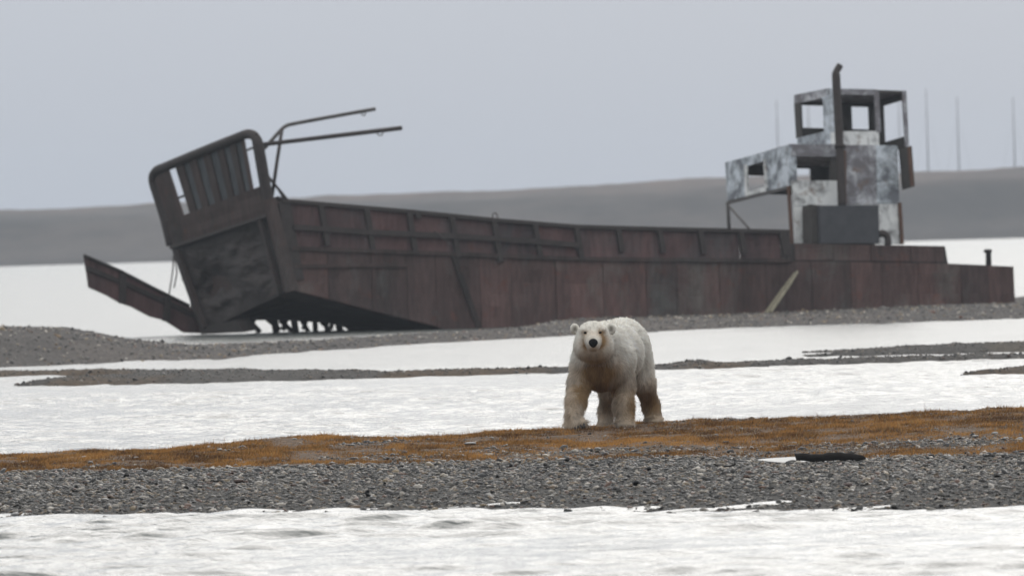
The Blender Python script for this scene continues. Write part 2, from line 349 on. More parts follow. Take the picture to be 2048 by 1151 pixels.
# brown tundra grass
N = 640000
bx = rng.uniform(-6.8, 6.8, N); gf, gb = grass_front(bx), grass_back(bx)
by = gf - .3 + rng.uniform(0, 1, N) * (gb - gf + .75)
clump = fbm(bx * 2.6, by * 1.3, 51, 3)
k = rng.uniform(0, 1, N) < grass_mask(bx, by) * np.clip(0.62 + 1.1 * clump, 0.05, 1)
bx, by, clump = bx[k], by[k], clump[k]; n = len(bx)
hgt = (0.012 + 0.020 * np.clip(clump + .35, 0, 1.2)) * rng.lognormal(0, .38, n); hgt = np.where(rng.uniform(0, 1, n) < .004, hgt * 2.2, hgt)
ang = rng.uniform(0, 6.28, n); wd = rng.uniform(.0022, .0045, n)
base = np.stack([bx, by, near_z(bx, by) - .004], -1)
side = np.stack([np.cos(ang), np.sin(ang) * .5, np.zeros(n)], -1) * wd[:, None]
lean = np.stack([rng.normal(.15, .65, n) * hgt, rng.normal(0, .6, n) * hgt, hgt], -1)
V = np.stack([base - side, base + side, base + lean], 1).reshape(-1, 3); Fc = np.arange(3 * n).reshape(-1, 3)
hue = np.clip(.46 + .5 * fbm(bx * .9, by * .5, 61, 3) + .55 * vnoise(bx * 6, by * 3.2, 67) + rng.normal(0, .22, n), 0, 1)[:, None]
gc = (1 - hue) * np.array([.100, .050, .022]) + hue * np.array([.52, .265, .075])
pale = rng.uniform(0, 1, n) < .05; gc[pale] = np.array([.42, .33, .17]) * rng.uniform(.7, 1.1, (pale.sum(), 1))
gc *= rng.uniform(.7, 1.2, (n, 1))
tag(obj('grass', mesh_np('grass', V, Fc, False, np.repeat(gc, 3, 0)), MT['grass']), 'rusty brown low tundra grass along the bank behind the gravel', 'grass', kind='stuff')

# puddle behind the driftwood log
pc = onz(1612, 917, .092)
a = np.linspace(0, 2 * math.pi, 40, endpoint=False)
bm = bmesh.new(); pv = [bm.verts.new((2.62 + (0.46 + .05 * math.sin(3 * t)) * math.cos(t), 88.8 + (1.2 + .1 * math.sin(2 * t)) * math.sin(t), .0)) for t in a]
bm.faces.new(pv); pme = bm_mesh('puddle', bm); ca = pme.color_attributes.new('chop', 'FLOAT_COLOR', 'POINT'); ca.data.foreach_set('color', np.full(len(pme.vertices) * 4, .3, np.float32)); pud = obj('puddle', pme, MT['water']); tag(pud, kind='structure')
pud.location.z = float(near_z(np.array([2.62]), np.array([88.8]))[0]) + .020

# ------------------------------------------------------------------ low spits and the gravel bar by the wreck
def bar(name, xs_, yf, yb, hh, nx, ny, mat, seed, tint=(1, 1, 1), tint2=None, edge=.25, rough=.02):
    """low bar of land between two shorelines, crest heights hh along xs_"""
    x = np.linspace(xs_[0], xs_[-1], nx); t = np.linspace(-0.15, 1.15, ny)
    X, T = np.meshgrid(x, t)
    a = np.interp(X, xs_, yf) + edge * fbm(X * .8, X * 0 + seed, seed, 4); b = np.interp(X, xs_, yb) + edge * fbm(X * .6, X * 0 + seed + 9, seed + 5, 4)
    Y = a + (b - a) * T; h = np.interp(X, xs_, hh)
    tt = np.clip(T, 0, 1); prof = np.sin(math.pi * np.clip(tt, 0, 1) ** .8)
    Z = h * prof * (1 + .25 * fbm(X * 1.1, Y * .5, seed + 2, 3)) + rough * fbm(X * 3, Y * 1.5, seed + 3, 4) * np.clip(prof * 3, 0, 1) - 0.35 * np.where((T < 0) | (T > 1), np.abs(np.where(T < 0, T, T - 1)), 0) - .008
    idx = np.arange(X.size).reshape(X.shape); Q = np.stack([idx[:-1, :-1], idx[:-1, 1:], idx[1:, 1:], idx[1:, :-1]], -1).reshape(-1, 4)
    c = np.ones((X.size, 3)) * np.array(tint)
    if tint2 is not None:
        m = sstep(-.1, .35, fbm(X * .7, Y * .3, seed + 7, 3)).reshape(-1, 1); c = c * (1 - m) + np.array(tint2) * m
    me = mesh_np(name, np.stack([X, Y, Z], -1).reshape(-1, 3), Q, col=c)
    return tag(obj(name, me, mat), kind='structure')
BR = (.72, .52, .32)
bar('spit', [-7.9, -7.2, -5.5, -4, -2.5, 0, 3, 6, 10, 14], [158.8, 157.2, 155.6, 155.3, 156, 156, 156, 156.5, 158, 159], [159.2, 161.0, 162, 162, 159.6, 159, 158.8, 158.8, 160, 161], [.03, .14, .16, .15, .11, .10, .105, .10, .09, .08], 460, 30, MT['far_gravel'], 3, (.55, .54, .52), BR)
bar('spit', [-14, -10, -7, -4.6, -3], [171, 171, 169, 166.5, 165.2], [175, 174.5, 172, 168.5, 166], [.11, .10, .095, .07, .02], 240, 20, MT['far_gravel'], 13, (.58, .57, .55), BR)
bar('spit', [4.9, 6.4, 8.4, 12, 16], [167.5, 166.2, 165.6, 165, 165], [168.2, 168.6, 171, 172, 172], [.04, .10, .17, .18, .14], 240, 20, MT['far_gravel'], 23, (.5, .5, .49), (.62, .56, .44))
bar('spit', [5.0, 7.0, 9, 14], [172.5, 172.8, 173, 173], [173.2, 174.5, 176, 177], [.03, .08, .10, .10], 160, 14, MT['far_gravel'], 33, (.55, .52, .48))
bar('spit', [6.4, 7.2, 9, 12], [142.2, 141.6, 141.4, 141], [142.6, 144.6, 146, 146], [.03, .11, .14, .13], 200, 20, MT['far_gravel'], 43, (.6, .5, .36), BR)
bar('spit', [2.6, 2.85, 3.15, 3.3], [163, 162.8, 162.8, 163], [163.4, 164, 164, 163.4], [.01, .055, .05, .01], 60, 12, MT['far_gravel'], 53, (.55, .5, .4), edge=.1)
BX = [-22, -12, -9.6, -8.6, -7.8, -6.9, -5.4, -4.9, -3.5, -1.5, 1.2, 5.2, 11.4, 22]
def wreck_bar():
    x = np.concatenate([np.arange(-22, -11, .5), np.arange(-11, 16, .1), np.arange(16, 30, .5)]); y = np.arange(180, 262, .35)
    X, Y = np.meshgrid(x, y)
    f = np.interp(X, BX + [30], [181, 182.5, 184, 184.6, 185.2, 186.5, 188.6, 191.5, 198, 205, 212.5, 219, 222, 225, 226]) + .35 * fbm(X * .5, X * 0, 71, 4)
    bk = np.interp(X, [-22, -10, -8, -7, -4, -2, 0, 1.5, 4, 8, 30], [206, 208, 208, 209, 213, 218, 226, 246, 262, 268, 275])
    h = np.interp(X, [-22, -11, -9.6, -9, -8.4, -7.6, -6.6, -5, -2, 2, 6, 11, 14, 30], [.75, .66, .60, .56, .44, .27, .13, .12, .14, .15, .15, .20, .22, .25])
    t = Y - f; up_ = sstep(0, 9, t); dn = 1 - sstep(bk - 6, bk, Y)
    Z = h * up_ * np.clip(dn * 1.3 - .3, -0.6, 1) + np.where(t < 0, .04 * t, 0) + .03 * fbm(X * .9, Y * .45, 73, 4) * np.clip(up_ * 4, 0, 1) - .01
    Z = Z + .016 * np.random.default_rng(3).uniform(-1, 1, Z.shape) * np.clip(up_ * 6, 0, 1)
    Z = np.where(t < 0, np.minimum(Z, -.012), Z)
    idx = np.arange(X.size).reshape(X.shape); Q = np.stack([idx[:-1, :-1], idx[:-1, 1:], idx[1:, 1:], idx[1:, :-1]], -1).reshape(-1, 4)
    m = sstep(-.2, .4, fbm(X * .3, Y * .1, 77, 3)).reshape(-1, 1)
    c = np.array([.66, .64, .63]) * (1 - m) + np.array([.80, .74, .70]) * m
    tag(obj('gravel_bar', mesh_np('gravel_bar', np.stack([X, Y, Z], -1).reshape(-1, 3), Q, col=c), MT['far_gravel']), kind='structure')
wreck_bar()

# ------------------------------------------------------------------ far bluff
def bluff_top(x):
    return np.interp(x, [-600, -120, -72, -16, 20, 30, 72, 130, 600], [8.0, 8.0, 8.35, 8.9, 9.7, 10.1, 10.45, 10.6, 10.8])
x = np.concatenate([np.arange(-1300, -140, 40), np.arange(-140, 140.1, 1.0), np.arange(160, 1301, 40)]); y = np.concatenate([np.linspace(1360, 1540, 60), [1600, 1700, 1900, 2300, 2900]])
X, Y = np.meshgrid(x, y); foot = 1384 + 5 * fbm(X * .01, X * 0, 81, 4)
d = Y - foot; H = bluff_top(X)
Z = np.where(d < 0, .06 * d, H * (.80 * sstep(-10, 50, d) + .20 * sstep(20, 130, d)) + .5 * fbm(X * .06, Y * .03, 83, 5) * sstep(0, 30, d) + .12 * fbm(X * .4, Y * .2, 85, 3) * sstep(10, 60, d)) - .1
idx = np.arange(X.size).reshape(X.shape); Q = np.stack([idx[:-1, :-1], idx[:-1, 1:], idx[1:, 1:], idx[1:, :-1]], -1).reshape(-1, 4)
m = sstep(6.6, 9.6, Z + .8 * fbm(X * .05, Y * .05, 87, 3))[..., None]
cc = (np.array([.66, .63, .66]) * (1 - m) + np.array([1.05, .82, .76]) * m).reshape(-1, 3)
tag(obj('bluff', mesh_np('bluff', np.stack([X, Y, Z], -1).reshape(-1, 3), Q, col=cc), MT['bluff']), kind='structure')

# ------------------------------------------------------------------ radio masts on the bluff
def mast(px, pt, pb, label):
    Yd = 1700.0; top = at(px, pt, Yd); zb = float(bluff_top(np.array([top.x * 1.0]))[0]) - .3
    root = bpy.data.objects.new('radio_mast', None); C.objects.link(root); root.location = (top.x, Yd, zb)
    tag(root, label, 'mast', 'radio masts on the far bluff'); h = top.z - zb
    obj('pole', tube_mesh('pole', [(0, 0, 0), (0, 0, h * .5), (0, 0, h)], [.13, .11, .07], 8), MT['mast'], root)
    obj('foot_block', slab_mesh('foot_block', [(-.4, -.4, -.2), (.4, -.4, -.2), (.4, .4, -.2), (-.4, .4, -.2)], Vector((0, 0, .55))), MT['mast'], root)
    obj('cross_arm', bar_mesh('cross_arm', (-.35, 0, h * .93), (.35, 0, h * .93), .06, (0, 1, 0), .06), MT['mast'], root)
    for s in (-1, 1): obj('guy_wire', tube_mesh('guy_wire', [(0, 0, h * .8), (s * 2.2, .5, .1)], .012, 5), MT['mast'], root)
mast(1553, 200, 340, 'faint thin radio mast standing left of the wheelhouse')
mast(1616, 195, 340, 'faint thin radio mast seen through the front window of the wheelhouse')
mast(1797, 188, 340, 'faint thin radio mast seen through the open rear of the wheelhouse')
mast(1852, 178, 340, 'faint radio mast on the bluff just right of the wheelhouse, tallest one')
mast(1914, 194, 338, 'faint radio mast between the tallest mast and the outermost one')
mast(2026, 194, 336, 'faint outermost radio mast above the stern bollard')

# ------------------------------------------------------------------ the wreck
THETA, LIST, TRIM, HB = R(25), R(6.5), R(2.6), 2.95
MR = Matrix.Rotation(R(180) + THETA, 4, 'Z') @ Matrix.Rotation(-TRIM, 4, 'Y') @ Matrix.Rotation(LIST, 4, 'X')
org = Vector((12.25, 244.2, -.15)) - (MR @ Vector((0, HB, 0)))
MW = Matrix.Translation(org) @ MR; MI = MW.inverted(); CL = MI @ CAM
def lray(px, py): return (MI.to_3x3() @ ray(px, py))
def lp(px, py, y):                               # photo pixel -> point on the boat's plane y = const
    d = lray(px, py); return CL + d * ((y - CL.y) / d.y)
def lx(px, py, x):                               # photo pixel -> point on the boat's plane x = const
    d = lray(px, py); return CL + d * ((x - CL.x) / d.x)
boat = bpy.data.objects.new('landing_craft', None); C.objects.link(boat); boat.matrix_world = MW
tag(boat, 'rusted wrecked landing craft listing on the gravel bar behind the bear', 'boat')
YA = Vector((0, 1, 0)); XA = Vector((1, 0, 0)); ZA = Vector((0, 0, 1))

def curve_pts(pts, y):                           # picks on the port plane -> interpolator z(x)
    q = sorted([(lp(a, b, y).x, lp(a, b, y).z) for a, b in pts]); xs_ = [p[0] for p in q]; zs_ = [p[1] for p in q]
    return lambda x: float(np.interp(x, xs_, zs_))
deck = curve_pts([(572, 497), (900, 507), (1160, 517), (1580, 521), (1896, 526), (2027, 532)], HB)
gun = curve_pts([(540, 400), (565, 403), (820, 425), (990, 442), (1150, 455), (1300, 459), (1575, 465)], HB)
keel = curve_pts([(577, 578), (640, 594), (740, 620), (862, 650), (1000, 690), (1400, 690), (2033, 660)], HB)
keel_s = curve_pts([(368, 655), (430, 652), (480, 640), (560, 640), (640, 644), (690, 652), (760, 700), (1000, 760), (1700, 740)], -HB)
xb, xst = lp(575, 540, HB).x, lp(2028, 560, HB).x     # bow and stern
def xat(px, py=520, y=HB): return lp(px, py, y).x

# hull body: lofted shell
def hull_body():
    st = np.linspace(xst, xb - .02, 40); bm = bmesh.new(); rows = []
    for x_ in st:
        f = (x_ - xst) / (xb - xst); rk = -.12 * 0
        rows.append([bm.verts.new((x_, HB - .13, keel(x_))), bm.verts.new((x_, HB - .13, deck(x_) - .01)), bm.verts.new((x_, -HB, deck(x_) - .01)), bm.verts.new((x_, -HB, keel_s(x_)))])
    for a, b in zip(rows, rows[1:]):
        for k in range(4): bm.faces.new((a[k], b[k], b[(k + 1) % 4], a[(k + 1) % 4]))
    bm.faces.new(rows[0]); bm.faces.new(rows[-1][::-1])
    return obj('hull', bm_mesh('hull', bm), MT['bow'], boat)
hull = hull_body()
def dent_plate(name, x0, x1, zt, zb, y, m, parent, seed, amp=.03, nx=7, nz=5, thick=.02, gap=.008):
    """buckled steel plate on the plane y; zt and zb give top and bottom heights over x"""
    x0, x1 = min(x0, x1) + gap, max(x0, x1) - gap
    X, T = np.meshgrid(np.linspace(x0, x1, nx), np.linspace(0, 1, nz))
    zt_ = np.array([zt(v) for v in X[0]]) - gap; zb_ = np.array([zb(v) for v in X[0]]) + gap
    Z = zb_[None] + (zt_ - zb_)[None] * T
    e = np.sin(math.pi * (X - x0) / (x1 - x0)) * np.sin(math.pi * T)
    D = y + amp * (fbm(X * 1.7 + seed, Z * 1.7, seed, 3) * (.3 + e) - .5 * e)
    V = np.concatenate([np.stack([X, D, Z], -1).reshape(-1, 3), np.stack([X, D - thick, Z], -1).reshape(-1, 3)])
    idx = np.arange(nx * nz).reshape(nz, nx); q = np.stack([idx[:-1, :-1], idx[:-1, 1:], idx[1:, 1:], idx[1:, :-1]], -1).reshape(-1, 4)
    o = nx * nz; ring = np.concatenate([idx[0], idx[1:, -1], idx[-1, -2::-1], idx[-2:0:-1, 0]]); r2 = np.roll(ring, -1)
    s = np.stack([ring, r2, r2 + o, ring + o], -1)
    me = mesh_np(name, V, np.concatenate([q[:, ::-1], q + o, s]), False)
    return obj(name, me, m, parent)
cols = [xb - .05]; pxs = [655, 742, 812, 870, 958, 1020, 1110, 1205, 1290, 1352, 1438, 1530, 1622, 1700, 1762, 1835, 1921, 1975, 2027]
cols += [xat(p) for p in pxs]
for i, (a, b) in enumerate(zip(cols, cols[1:])):
    dent_plate('hull_plate', a, b, deck, keel, HB + .006 * (i % 2), MT['hull'], hull, i + 1, .06, 8, 8)
# rub rails and hull straps
def rail(name, pts, y, wd, th, m, parent):
    P = [lp(a, b, y) for a, b in pts]; bm = bmesh.new(); rings = []
    for p in P: rings.append([bm.verts.new(p + ZA * dz + YA * dy) for dz, dy in ((-wd / 2, 0), (wd / 2, 0), (wd / 2, th), (-wd / 2, th))])
    for a, b in zip(rings, rings[1:]):
        for k in range(4): bm.faces.new((a[k], b[k], b[(k + 1) % 4], a[(k + 1) % 4]))
    bm.faces.new(rings[0]); bm.faces.new(rings[-1])
    return obj(name, bm_mesh(name, bm), m, parent)
rail('rub_rail', [(580, 497), (740, 502), (900, 508), (1160, 518), (1580, 522)], HB - .01, .10, .07, MT['bow'], hull)
rail('rub_rail', [(586, 533), (700, 531), (812, 531)], HB, .09, .05, MT['bow'], hull)
obj('hull_strap', bar_mesh('hull_strap', lp(905, 505, HB + .03), lp(958, 655, HB + .03), .13, XA, .04), MT['bow'], hull)
# bulwark
bul = obj('bulwark', slab_mesh('bulwark', [lp(a, b, -HB + .02) + Vector((0, 0, 0)) for a, b in ()] or [Vector((xat(v), -HB, gun(xat(v)))) for v in (560, 820, 1150, 1575)] + [Vector((xat(v), -HB, deck(xat(v)) - .05)) for v in (1575, 1150, 820, 560)], YA * .03), MT['bulwark'], boat)
posts = [642, 733, 818, 903, 988, 1070, 1153, 1236, 1319, 1400, 1481, 1563]
edges = [568] + posts
for i, (a, b) in enumerate(zip(edges, edges[1:])):
    dent_plate('bulwark_plate', xat(a), xat(b), gun, lambda v: deck(v) + .02, HB - .02, MT['bulwark'], bul, 80 + i, .05, 6, 5, gap=.004)
for i, p in enumerate(posts):
    ztop = gun(xat(p, 430)); T = Vector((xat(p, 430), HB + .015, ztop))
    hgt_px = 82 if p < 1000 else (64 if p < 1160 else 46)
    gy_ = float(np.interp(p, [565, 820, 990, 1150, 1300, 1575], [403, 425, 442, 455, 459, 465]))
    obj('stanchion', bar_mesh('stanchion', lp(p, gy_ + 1, HB + .03), lp(p + 12 * hgt_px / 80 + 1, gy_ + hgt_px, HB + .03), .13, XA, .09), MT['frame'], bul)
rail('mid_rail', [(586, 454), (740, 465), (905, 472), (1070, 483), (1160, 491)], HB + .04, .13, .06, MT['frame'], bul)
rail('gunwale', [(562, 402), (690, 413), (820, 424), (990, 441), (1150, 454), (1300, 458), (1575, 464)], HB - .05, .09, .12, MT['frame'], bul)
obj('bulwark_end', bar_mesh('bulwark_end', lp(1572, 464, HB), lp(1578, 521, HB), .12, XA, .10), MT['frame'], bul)
ctr = lp(990, 436, HB); obj('wire_loop', tube_mesh('wire_loop', [ctr + (XA * math.cos(t) * .07 + ZA * math.sin(t) * .13) for t in np.linspace(0, 2 * math.pi, 12)], .014, 5), MT['stack'], bul)
obj('bracket', bar_mesh('bracket', lp(836, 424, HB + .05), lp(838, 436, HB + .05), .14, XA, .05), MT['frame'], bul)
obj('frayed_rope', tube_mesh('frayed_rope', smooth_path([lp(*p, HB + .12) for p in [(868, 462), (878, 468), (886, 476), (897, 484), (900, 492)]], 3), .012, 5), MT['pipe'], bul)
# raised after deck and stern fittings
def block(name, poly_px, y1, y0, m, parent): return obj(name, slab_mesh(name, [lp(a, b, y1) for a, b in poly_px], YA * (y0 - y1)), m, parent)
ad = block('after_deck', [(1588, 486), (1890, 492), (1896, 527), (1588, 523)], HB - .04, -HB + .05, MT['frame'], boat)
zt_a = curve_pts([(1588, 486), (1890, 492)], HB)
for i, (a, b) in enumerate(zip([1590, 1668, 1742, 1822, 1889], [1668, 1742, 1822, 1889])):
    dent_plate('deck_plate', xat(a), xat(b), zt_a, lambda v: deck(v) + .015, HB, MT['hull'], ad, 120 + i, .04)
q = lp(1977, 531, 2.3)
obj('bollard', tube_mesh('bollard', [q - ZA * .1, lp(1977, 506, 2.3), lp(1976, 503, 2.3), lp(1976, 499, 2.3)], [.075, .07, .11, .10], 12), MT['frame'], boat)
obj('bollard', tube_mesh('bollard', [Vector((q.x, -2.3, q.z - .1)), Vector((q.x, -2.3, q.z + .26)), Vector((q.x, -2.3, q.z + .28)), Vector((q.x, -2.3, q.z + .33))], [.075, .07, .11, .10], 12), MT['frame'], boat)

# bow: raised ramp frame
P_, Q_, R_ = lp(580, 578, HB), lp(517, 268, HB), lp(305, 347, -HB)
bn = (Q_ - P_).cross(R_ - P_).normalized()
if bn.x < 0: bn = -bn
def bp(px, py, off=0.0):
    d = lray(px, py); return CL + d * ((P_ + bn * off - CL).dot(bn) / d.dot(bn))
bow = obj('bow_ramp', tube_mesh('bow_ramp', smooth_path([bp(*p) for p in [(543, 425), (532, 370), (520, 300), (512, 276), (497, 268), (470, 277), (400, 305), (335, 332), (313, 342), (306, 360), (316, 395), (330, 440), (342, 490)]], 5), .115, 12), MT['frame'], boat)
def bplate(name, poly, m, off=0.0, th=.05, parent=bow): return obj(name, slab_mesh(name, [bp(a, b, off) for a, b in poly], -bn * th), m, parent)
# slotted top: slats with open gaps; u runs along the top edge
TL, TR, BL, BR_ = (306, 352), (514, 272), (340, 448), (530, 372)
def uv(u, v):
    a = (TL[0] + (TR[0] - TL[0]) * u, TL[1] + (TR[1] - TL[1]) * u); b = (BL[0] + (BR_[0] - BL[0]) * u, BL[1] + (BR_[1] - BL[1]) * u)
    return (a[0] + (b[0] - a[0]) * v, a[1] + (b[1] - a[1]) * v)
for a, b in [(.0, .150), (.215, .285), (.345, .41), (.48, .545), (.615, .675), (.735, .79), (.845, .875), (.945, 1.0)]:
    bplate('slat', [uv(a, -.06), uv(b, -.06), uv(b, 1.03), uv(a, 1.03)], MT['bow'], .02, .03)
bplate('slot_backing', [uv(.245, -.03), uv(.87, -.03), uv(.87, 1.0), uv(.245, 1.0)], MT['blue_plate'], -.02, .02)
bplate('slot_tie', [uv(.15, .56), uv(.23, .56), uv(.23, .60), uv(.15, .60)], MT['frame'], 0.03, .03)
bplate('slot_tie', [uv(.88, .17), uv(.95, .17), uv(.95, .21), uv(.88, .21)], MT['frame'], 0.03, .03)
def grid_plate(name, quad, m, amp, seed, off=0.0, nx=16, ny=14, dish=0.0):
    V = []; 
    for j in range(ny):
        for i in range(nx):
            u, v = i / (nx - 1), j / (ny - 1)
            x_ = (quad[0][0] * (1 - u) + quad[1][0] * u) * (1 - v) + (quad[3][0] * (1 - u) + quad[2][0] * u) * v
            y_ = (quad[0][1] * (1 - u) + quad[1][1] * u) * (1 - v) + (quad[3][1] * (1 - u) + quad[2][1] * u) * v
            e_ = min(1, 4 * min(u, 1 - u, v, 1 - v) + .15)
            hole = math.exp(-((u - .33) / .16) ** 2 - ((v - .62) / .28) ** 2); bul_ = math.exp(-((u - .55) / .12) ** 2 - ((v - .33) / .16) ** 2)
            V.append(bp(x_, y_, off + e_ * (amp * float(fbm(u * 3.4 + seed, v * 3.4, seed, 5)) + dish * (.35 * bul_ - .75 * hole) * (1 + .8 * float(vnoise(u * 9, v * 9, 5))))))
    n = len(V); V = V + [p - bn * .04 for p in V]
    idx = np.arange(n).reshape(ny, nx); q = np.stack([idx[:-1, :-1], idx[:-1, 1:], idx[1:, 1:], idx[1:, :-1]], -1).reshape(-1, 4)
    ring = np.concatenate([idx[0], idx[1:, -1], idx[-1, -2::-1], idx[-2:0:-1, 0]]); r2 = np.roll(ring, -1)
    return obj(name, mesh_np(name, np.array(V), np.concatenate([q, q[:, ::-1] + n, np.stack([r2, ring, ring + n, r2 + n], -1)]), False), m, bow)
grid_plate('upper_plate', [(333, 443), (532, 368), (543, 428), (343, 494)], MT['bow'], .05, 5, .03, 12, 5)
grid_plate('lower_plate', [(343, 497), (541, 430), (581, 580), (402, 664)], MT['frame'], .20, 9, -.04, 40, 34, .34)
obj('ramp_edge', bar_mesh('ramp_edge', bp(342, 495, .08), bp(543, 428, .08), .07, ZA, .08), MT['frame'], bow)
for a, b in (((356, 500), (410, 655)), ((520, 440), (560, 588))): obj('ramp_rib', bar_mesh('ramp_rib', bp(*a, .08), bp(*b, .05), .14, YA, .10), MT['bow'], bow)
bplate('ramp_foot', [(398, 655), (470, 640), (488, 664), (402, 668)], MT['frame'], .05, .4)
obj('corner_post', bar_mesh('corner_post', lp(538, 398, HB - .02), lp(584, 582, HB - .02), .26, XA, .22), MT['bow'], boat)
obj('corner_post', bar_mesh('corner_post', lp(566, 405, HB - .04), lp(594, 560, HB - .04), .30, XA, .16), MT['frame'], boat)
block('bow_side', [(540, 398), (572, 404), (592, 500), (590, 580), (580, 580)], HB - .06, HB - .12, MT['bow'], boat)
# broken frames hanging under the bow
for a, b, r_ in [((497, 640), (520, 664), .07), ((548, 636), (553, 664), .10), ((560, 640), (584, 662), .06), ((588, 640), (592, 664), .09), ((603, 640), (618, 664), .05), ((630, 642), (631, 664), .07), ((652, 645), (655, 664), .06), ((676, 648), (682, 664), .09), ((510, 636), (500, 655), .05), ((534, 638), (560, 658), .05), ((572, 640), (566, 660), .06), ((612, 642), (606, 658), .05), ((642, 644), (660, 660), .04), ((664, 646), (662, 658), .05)]:
    obj('hanging_frame', bar_mesh('hanging_frame', lp(*a, -HB + .1), lp(*b, -HB + .1), r_ * 1.6, XA, .08), MT['frame'], boat)
# hoist arms at the bow
obj('hoist_arm', tube_mesh('hoist_arm', smooth_path([lp(*p, 2.2) for p in [(520, 306), (542, 282), (560, 262), (572, 252), (590, 247), (660, 234), (750, 218)]], 5), .045, 10), MT['pipe'], boat)
obj('hoist_arm', tube_mesh('hoist_arm', [lp(518, 290, 2.8), lp(660, 273, 2.8), lp(803, 256, 2.8)], [.05, .055, .055], 10), MT['stack'], boat)
obj('hoist_post', tube_mesh('hoist_post', [lp(564, 258, 2.5), lp(553, 330, 2.6), lp(543, 400, 2.7)], .045, 8), MT['stack'], boat)
for a, b in (((517, 335), (577, 402)), ((536, 352), (568, 398))): obj('brace', tube_mesh('brace', smooth_path([lp(*a, 2.7), lp((a[0] + b[0]) / 2 + 4, (a[1] + b[1]) / 2 + 2, 2.7), lp(*b, 2.7)], 3), .03, 6), MT['frame'], boat)
for c_, yy, rr in (((727, 227), 2.2, .05), ((760, 265), 2.8, .075)):
    ctr = lp(*c_, yy); obj('eyelet', tube_mesh('eyelet', [ctr + (XA * math.cos(t) + ZA * math.sin(t)) * rr for t in np.linspace(0, 2 * math.pi, 14)], .014, 6), MT['stack'], boat)
block('cleat', [(556, 392), (574, 398), (584, 404), (560, 404)], 2.8, 2.5, MT['frame'], boat)
# torn bulwark lying off the bow
fp = block('torn_bulwark', [(168, 510), (240, 541), (310, 578), (377, 610), (416, 655), (410, 666), (368, 664), (330, 640), (300, 632), (262, 612), (240, 605), (214, 590), (192, 580), (178, 574), (174, 545)], -2.6, -2.66, MT['bulwark'], boat)
def yrail(pts, wd, th): 
    o = rail('rail', pts, -2.6, wd, th, MT['frame'], fp); return o
yrail([(172, 536), (215, 553), (255, 570), (335, 606), (400, 636)], .12, .06); yrail([(167, 511), (240, 542), (310, 578), (377, 611)], .06, .07)
for a, b in (((245, 547), (245, 606)), ((336, 592), (332, 642))): obj('stanchion', bar_mesh('stanchion', lp(*a, -2.54), lp(*b, -2.54), .16, XA, .08), MT['frame'], fp)
for k_ in ([(347, 510), (345, 545), (338, 588)], [(349, 515), (354, 545), (348, 575)]): obj('chain', tube_mesh('chain', [lp(*p, -2.4) for p in k_], .018, 5), MT['stack'], boat)

# deck house --------------------------------------------------------------
HY = 1.85
def wall(name, poly, m, parent, y=HY, th=.05): return obj(name, slab_mesh(name, [lp(a, b, y) for a, b in poly], -YA * th), m, parent)
house = wall('deck_house', [(1588, 408), (1803, 408), (1805, 488), (1591, 487)], MT['wall_white'], boat)
wall('wall_panel', [(1583, 361), (1676, 361), (1677, 411), (1588, 411)], MT['wall_white'], house, HY + .015)
wall('wall_panel', [(1688, 290), (1752, 290), (1754, 409), (1690, 409)], MT['wall_dark'], house, HY + .01)
wall('wall_panel', [(1752.5, 290), (1795, 291), (1799, 406), (1754.5, 406)], MT['wall_blue'], house, HY + .02)
wall('wall_beam', [(1580, 289), (1689, 288), (1689, 313), (1582, 313)], MT['wall_dark'], house, HY + .025)
wall('wall_strip', [(1580, 313), (1593, 313), (1594, 361), (1583, 361)], MT['wall_blue'], house, HY + .01)
wall('wall_strip', [(1660, 313), (1690, 313), (1690, 362), (1660, 362)], MT['inner'], house, HY - .02)
xf = lp(1580, 330, HY).x; xa = lp(1798, 330, HY).x
def fwall(name, poly, m, parent, x=xf, th=.05): return obj(name, slab_mesh(name, [lx(a, b, x) for a, b in poly], -XA * th), m, parent)
fwall('front_panel', [(1450, 325), (1492, 314), (1494, 394), (1455, 405)], MT['wall_blue'], house)
fwall('front_panel', [(1528, 304), (1580, 290), (1579, 374), (1532, 385)], MT['wall_blue'], house)
fwall('front_panel', [(1491, 314.5), (1529, 304), (1529, 322), (1491, 333)], MT['wall_blue'], house, xf + .01)
fwall('front_panel', [(1493, 384), (1532, 373), (1532, 385), (1494, 394.5)], MT['wall_white'], house, xf + .01)
fwall('window_frame', [(1488, 330), (1493, 329), (1495, 392), (1490, 393)], MT['wall_white'], house, xf + .035, .04)
fwall('window_frame', [(1526, 319), (1530, 318), (1534, 377), (1530, 378)], MT['wall_white'], house, xf + .035, .04)
fwall('edge_rail', [(1455, 401), (1579, 371), (1579, 377), (1455, 408)], MT['pipe'], house, xf + .03, .05)
ys_ = lx(1451, 345, xf).y                          # starboard edge of the house
roof_z = lp(1690, 289, HY).z
obj('roof', slab_mesh('roof', [Vector((xf - .06, HY - .06, roof_z - .06)), Vector((xa, HY - .06, roof_z - .06)), Vector((xa, ys_ - .01, roof_z - .06)), Vector((xf - .06, ys_ - .01, roof_z - .06))], ZA * .05), MT['wall_dark'], house)
zl = lx(1455, 404, xf).z
def swall(x0, x1, z0, z1, m, y=ys_, nm='side_panel'):
    return obj(nm, slab_mesh(nm, [Vector((x0, y, z0)), Vector((x1, y, z0)), Vector((x1, y, z1)), Vector((x0, y, z1))], YA * .04), m, house)
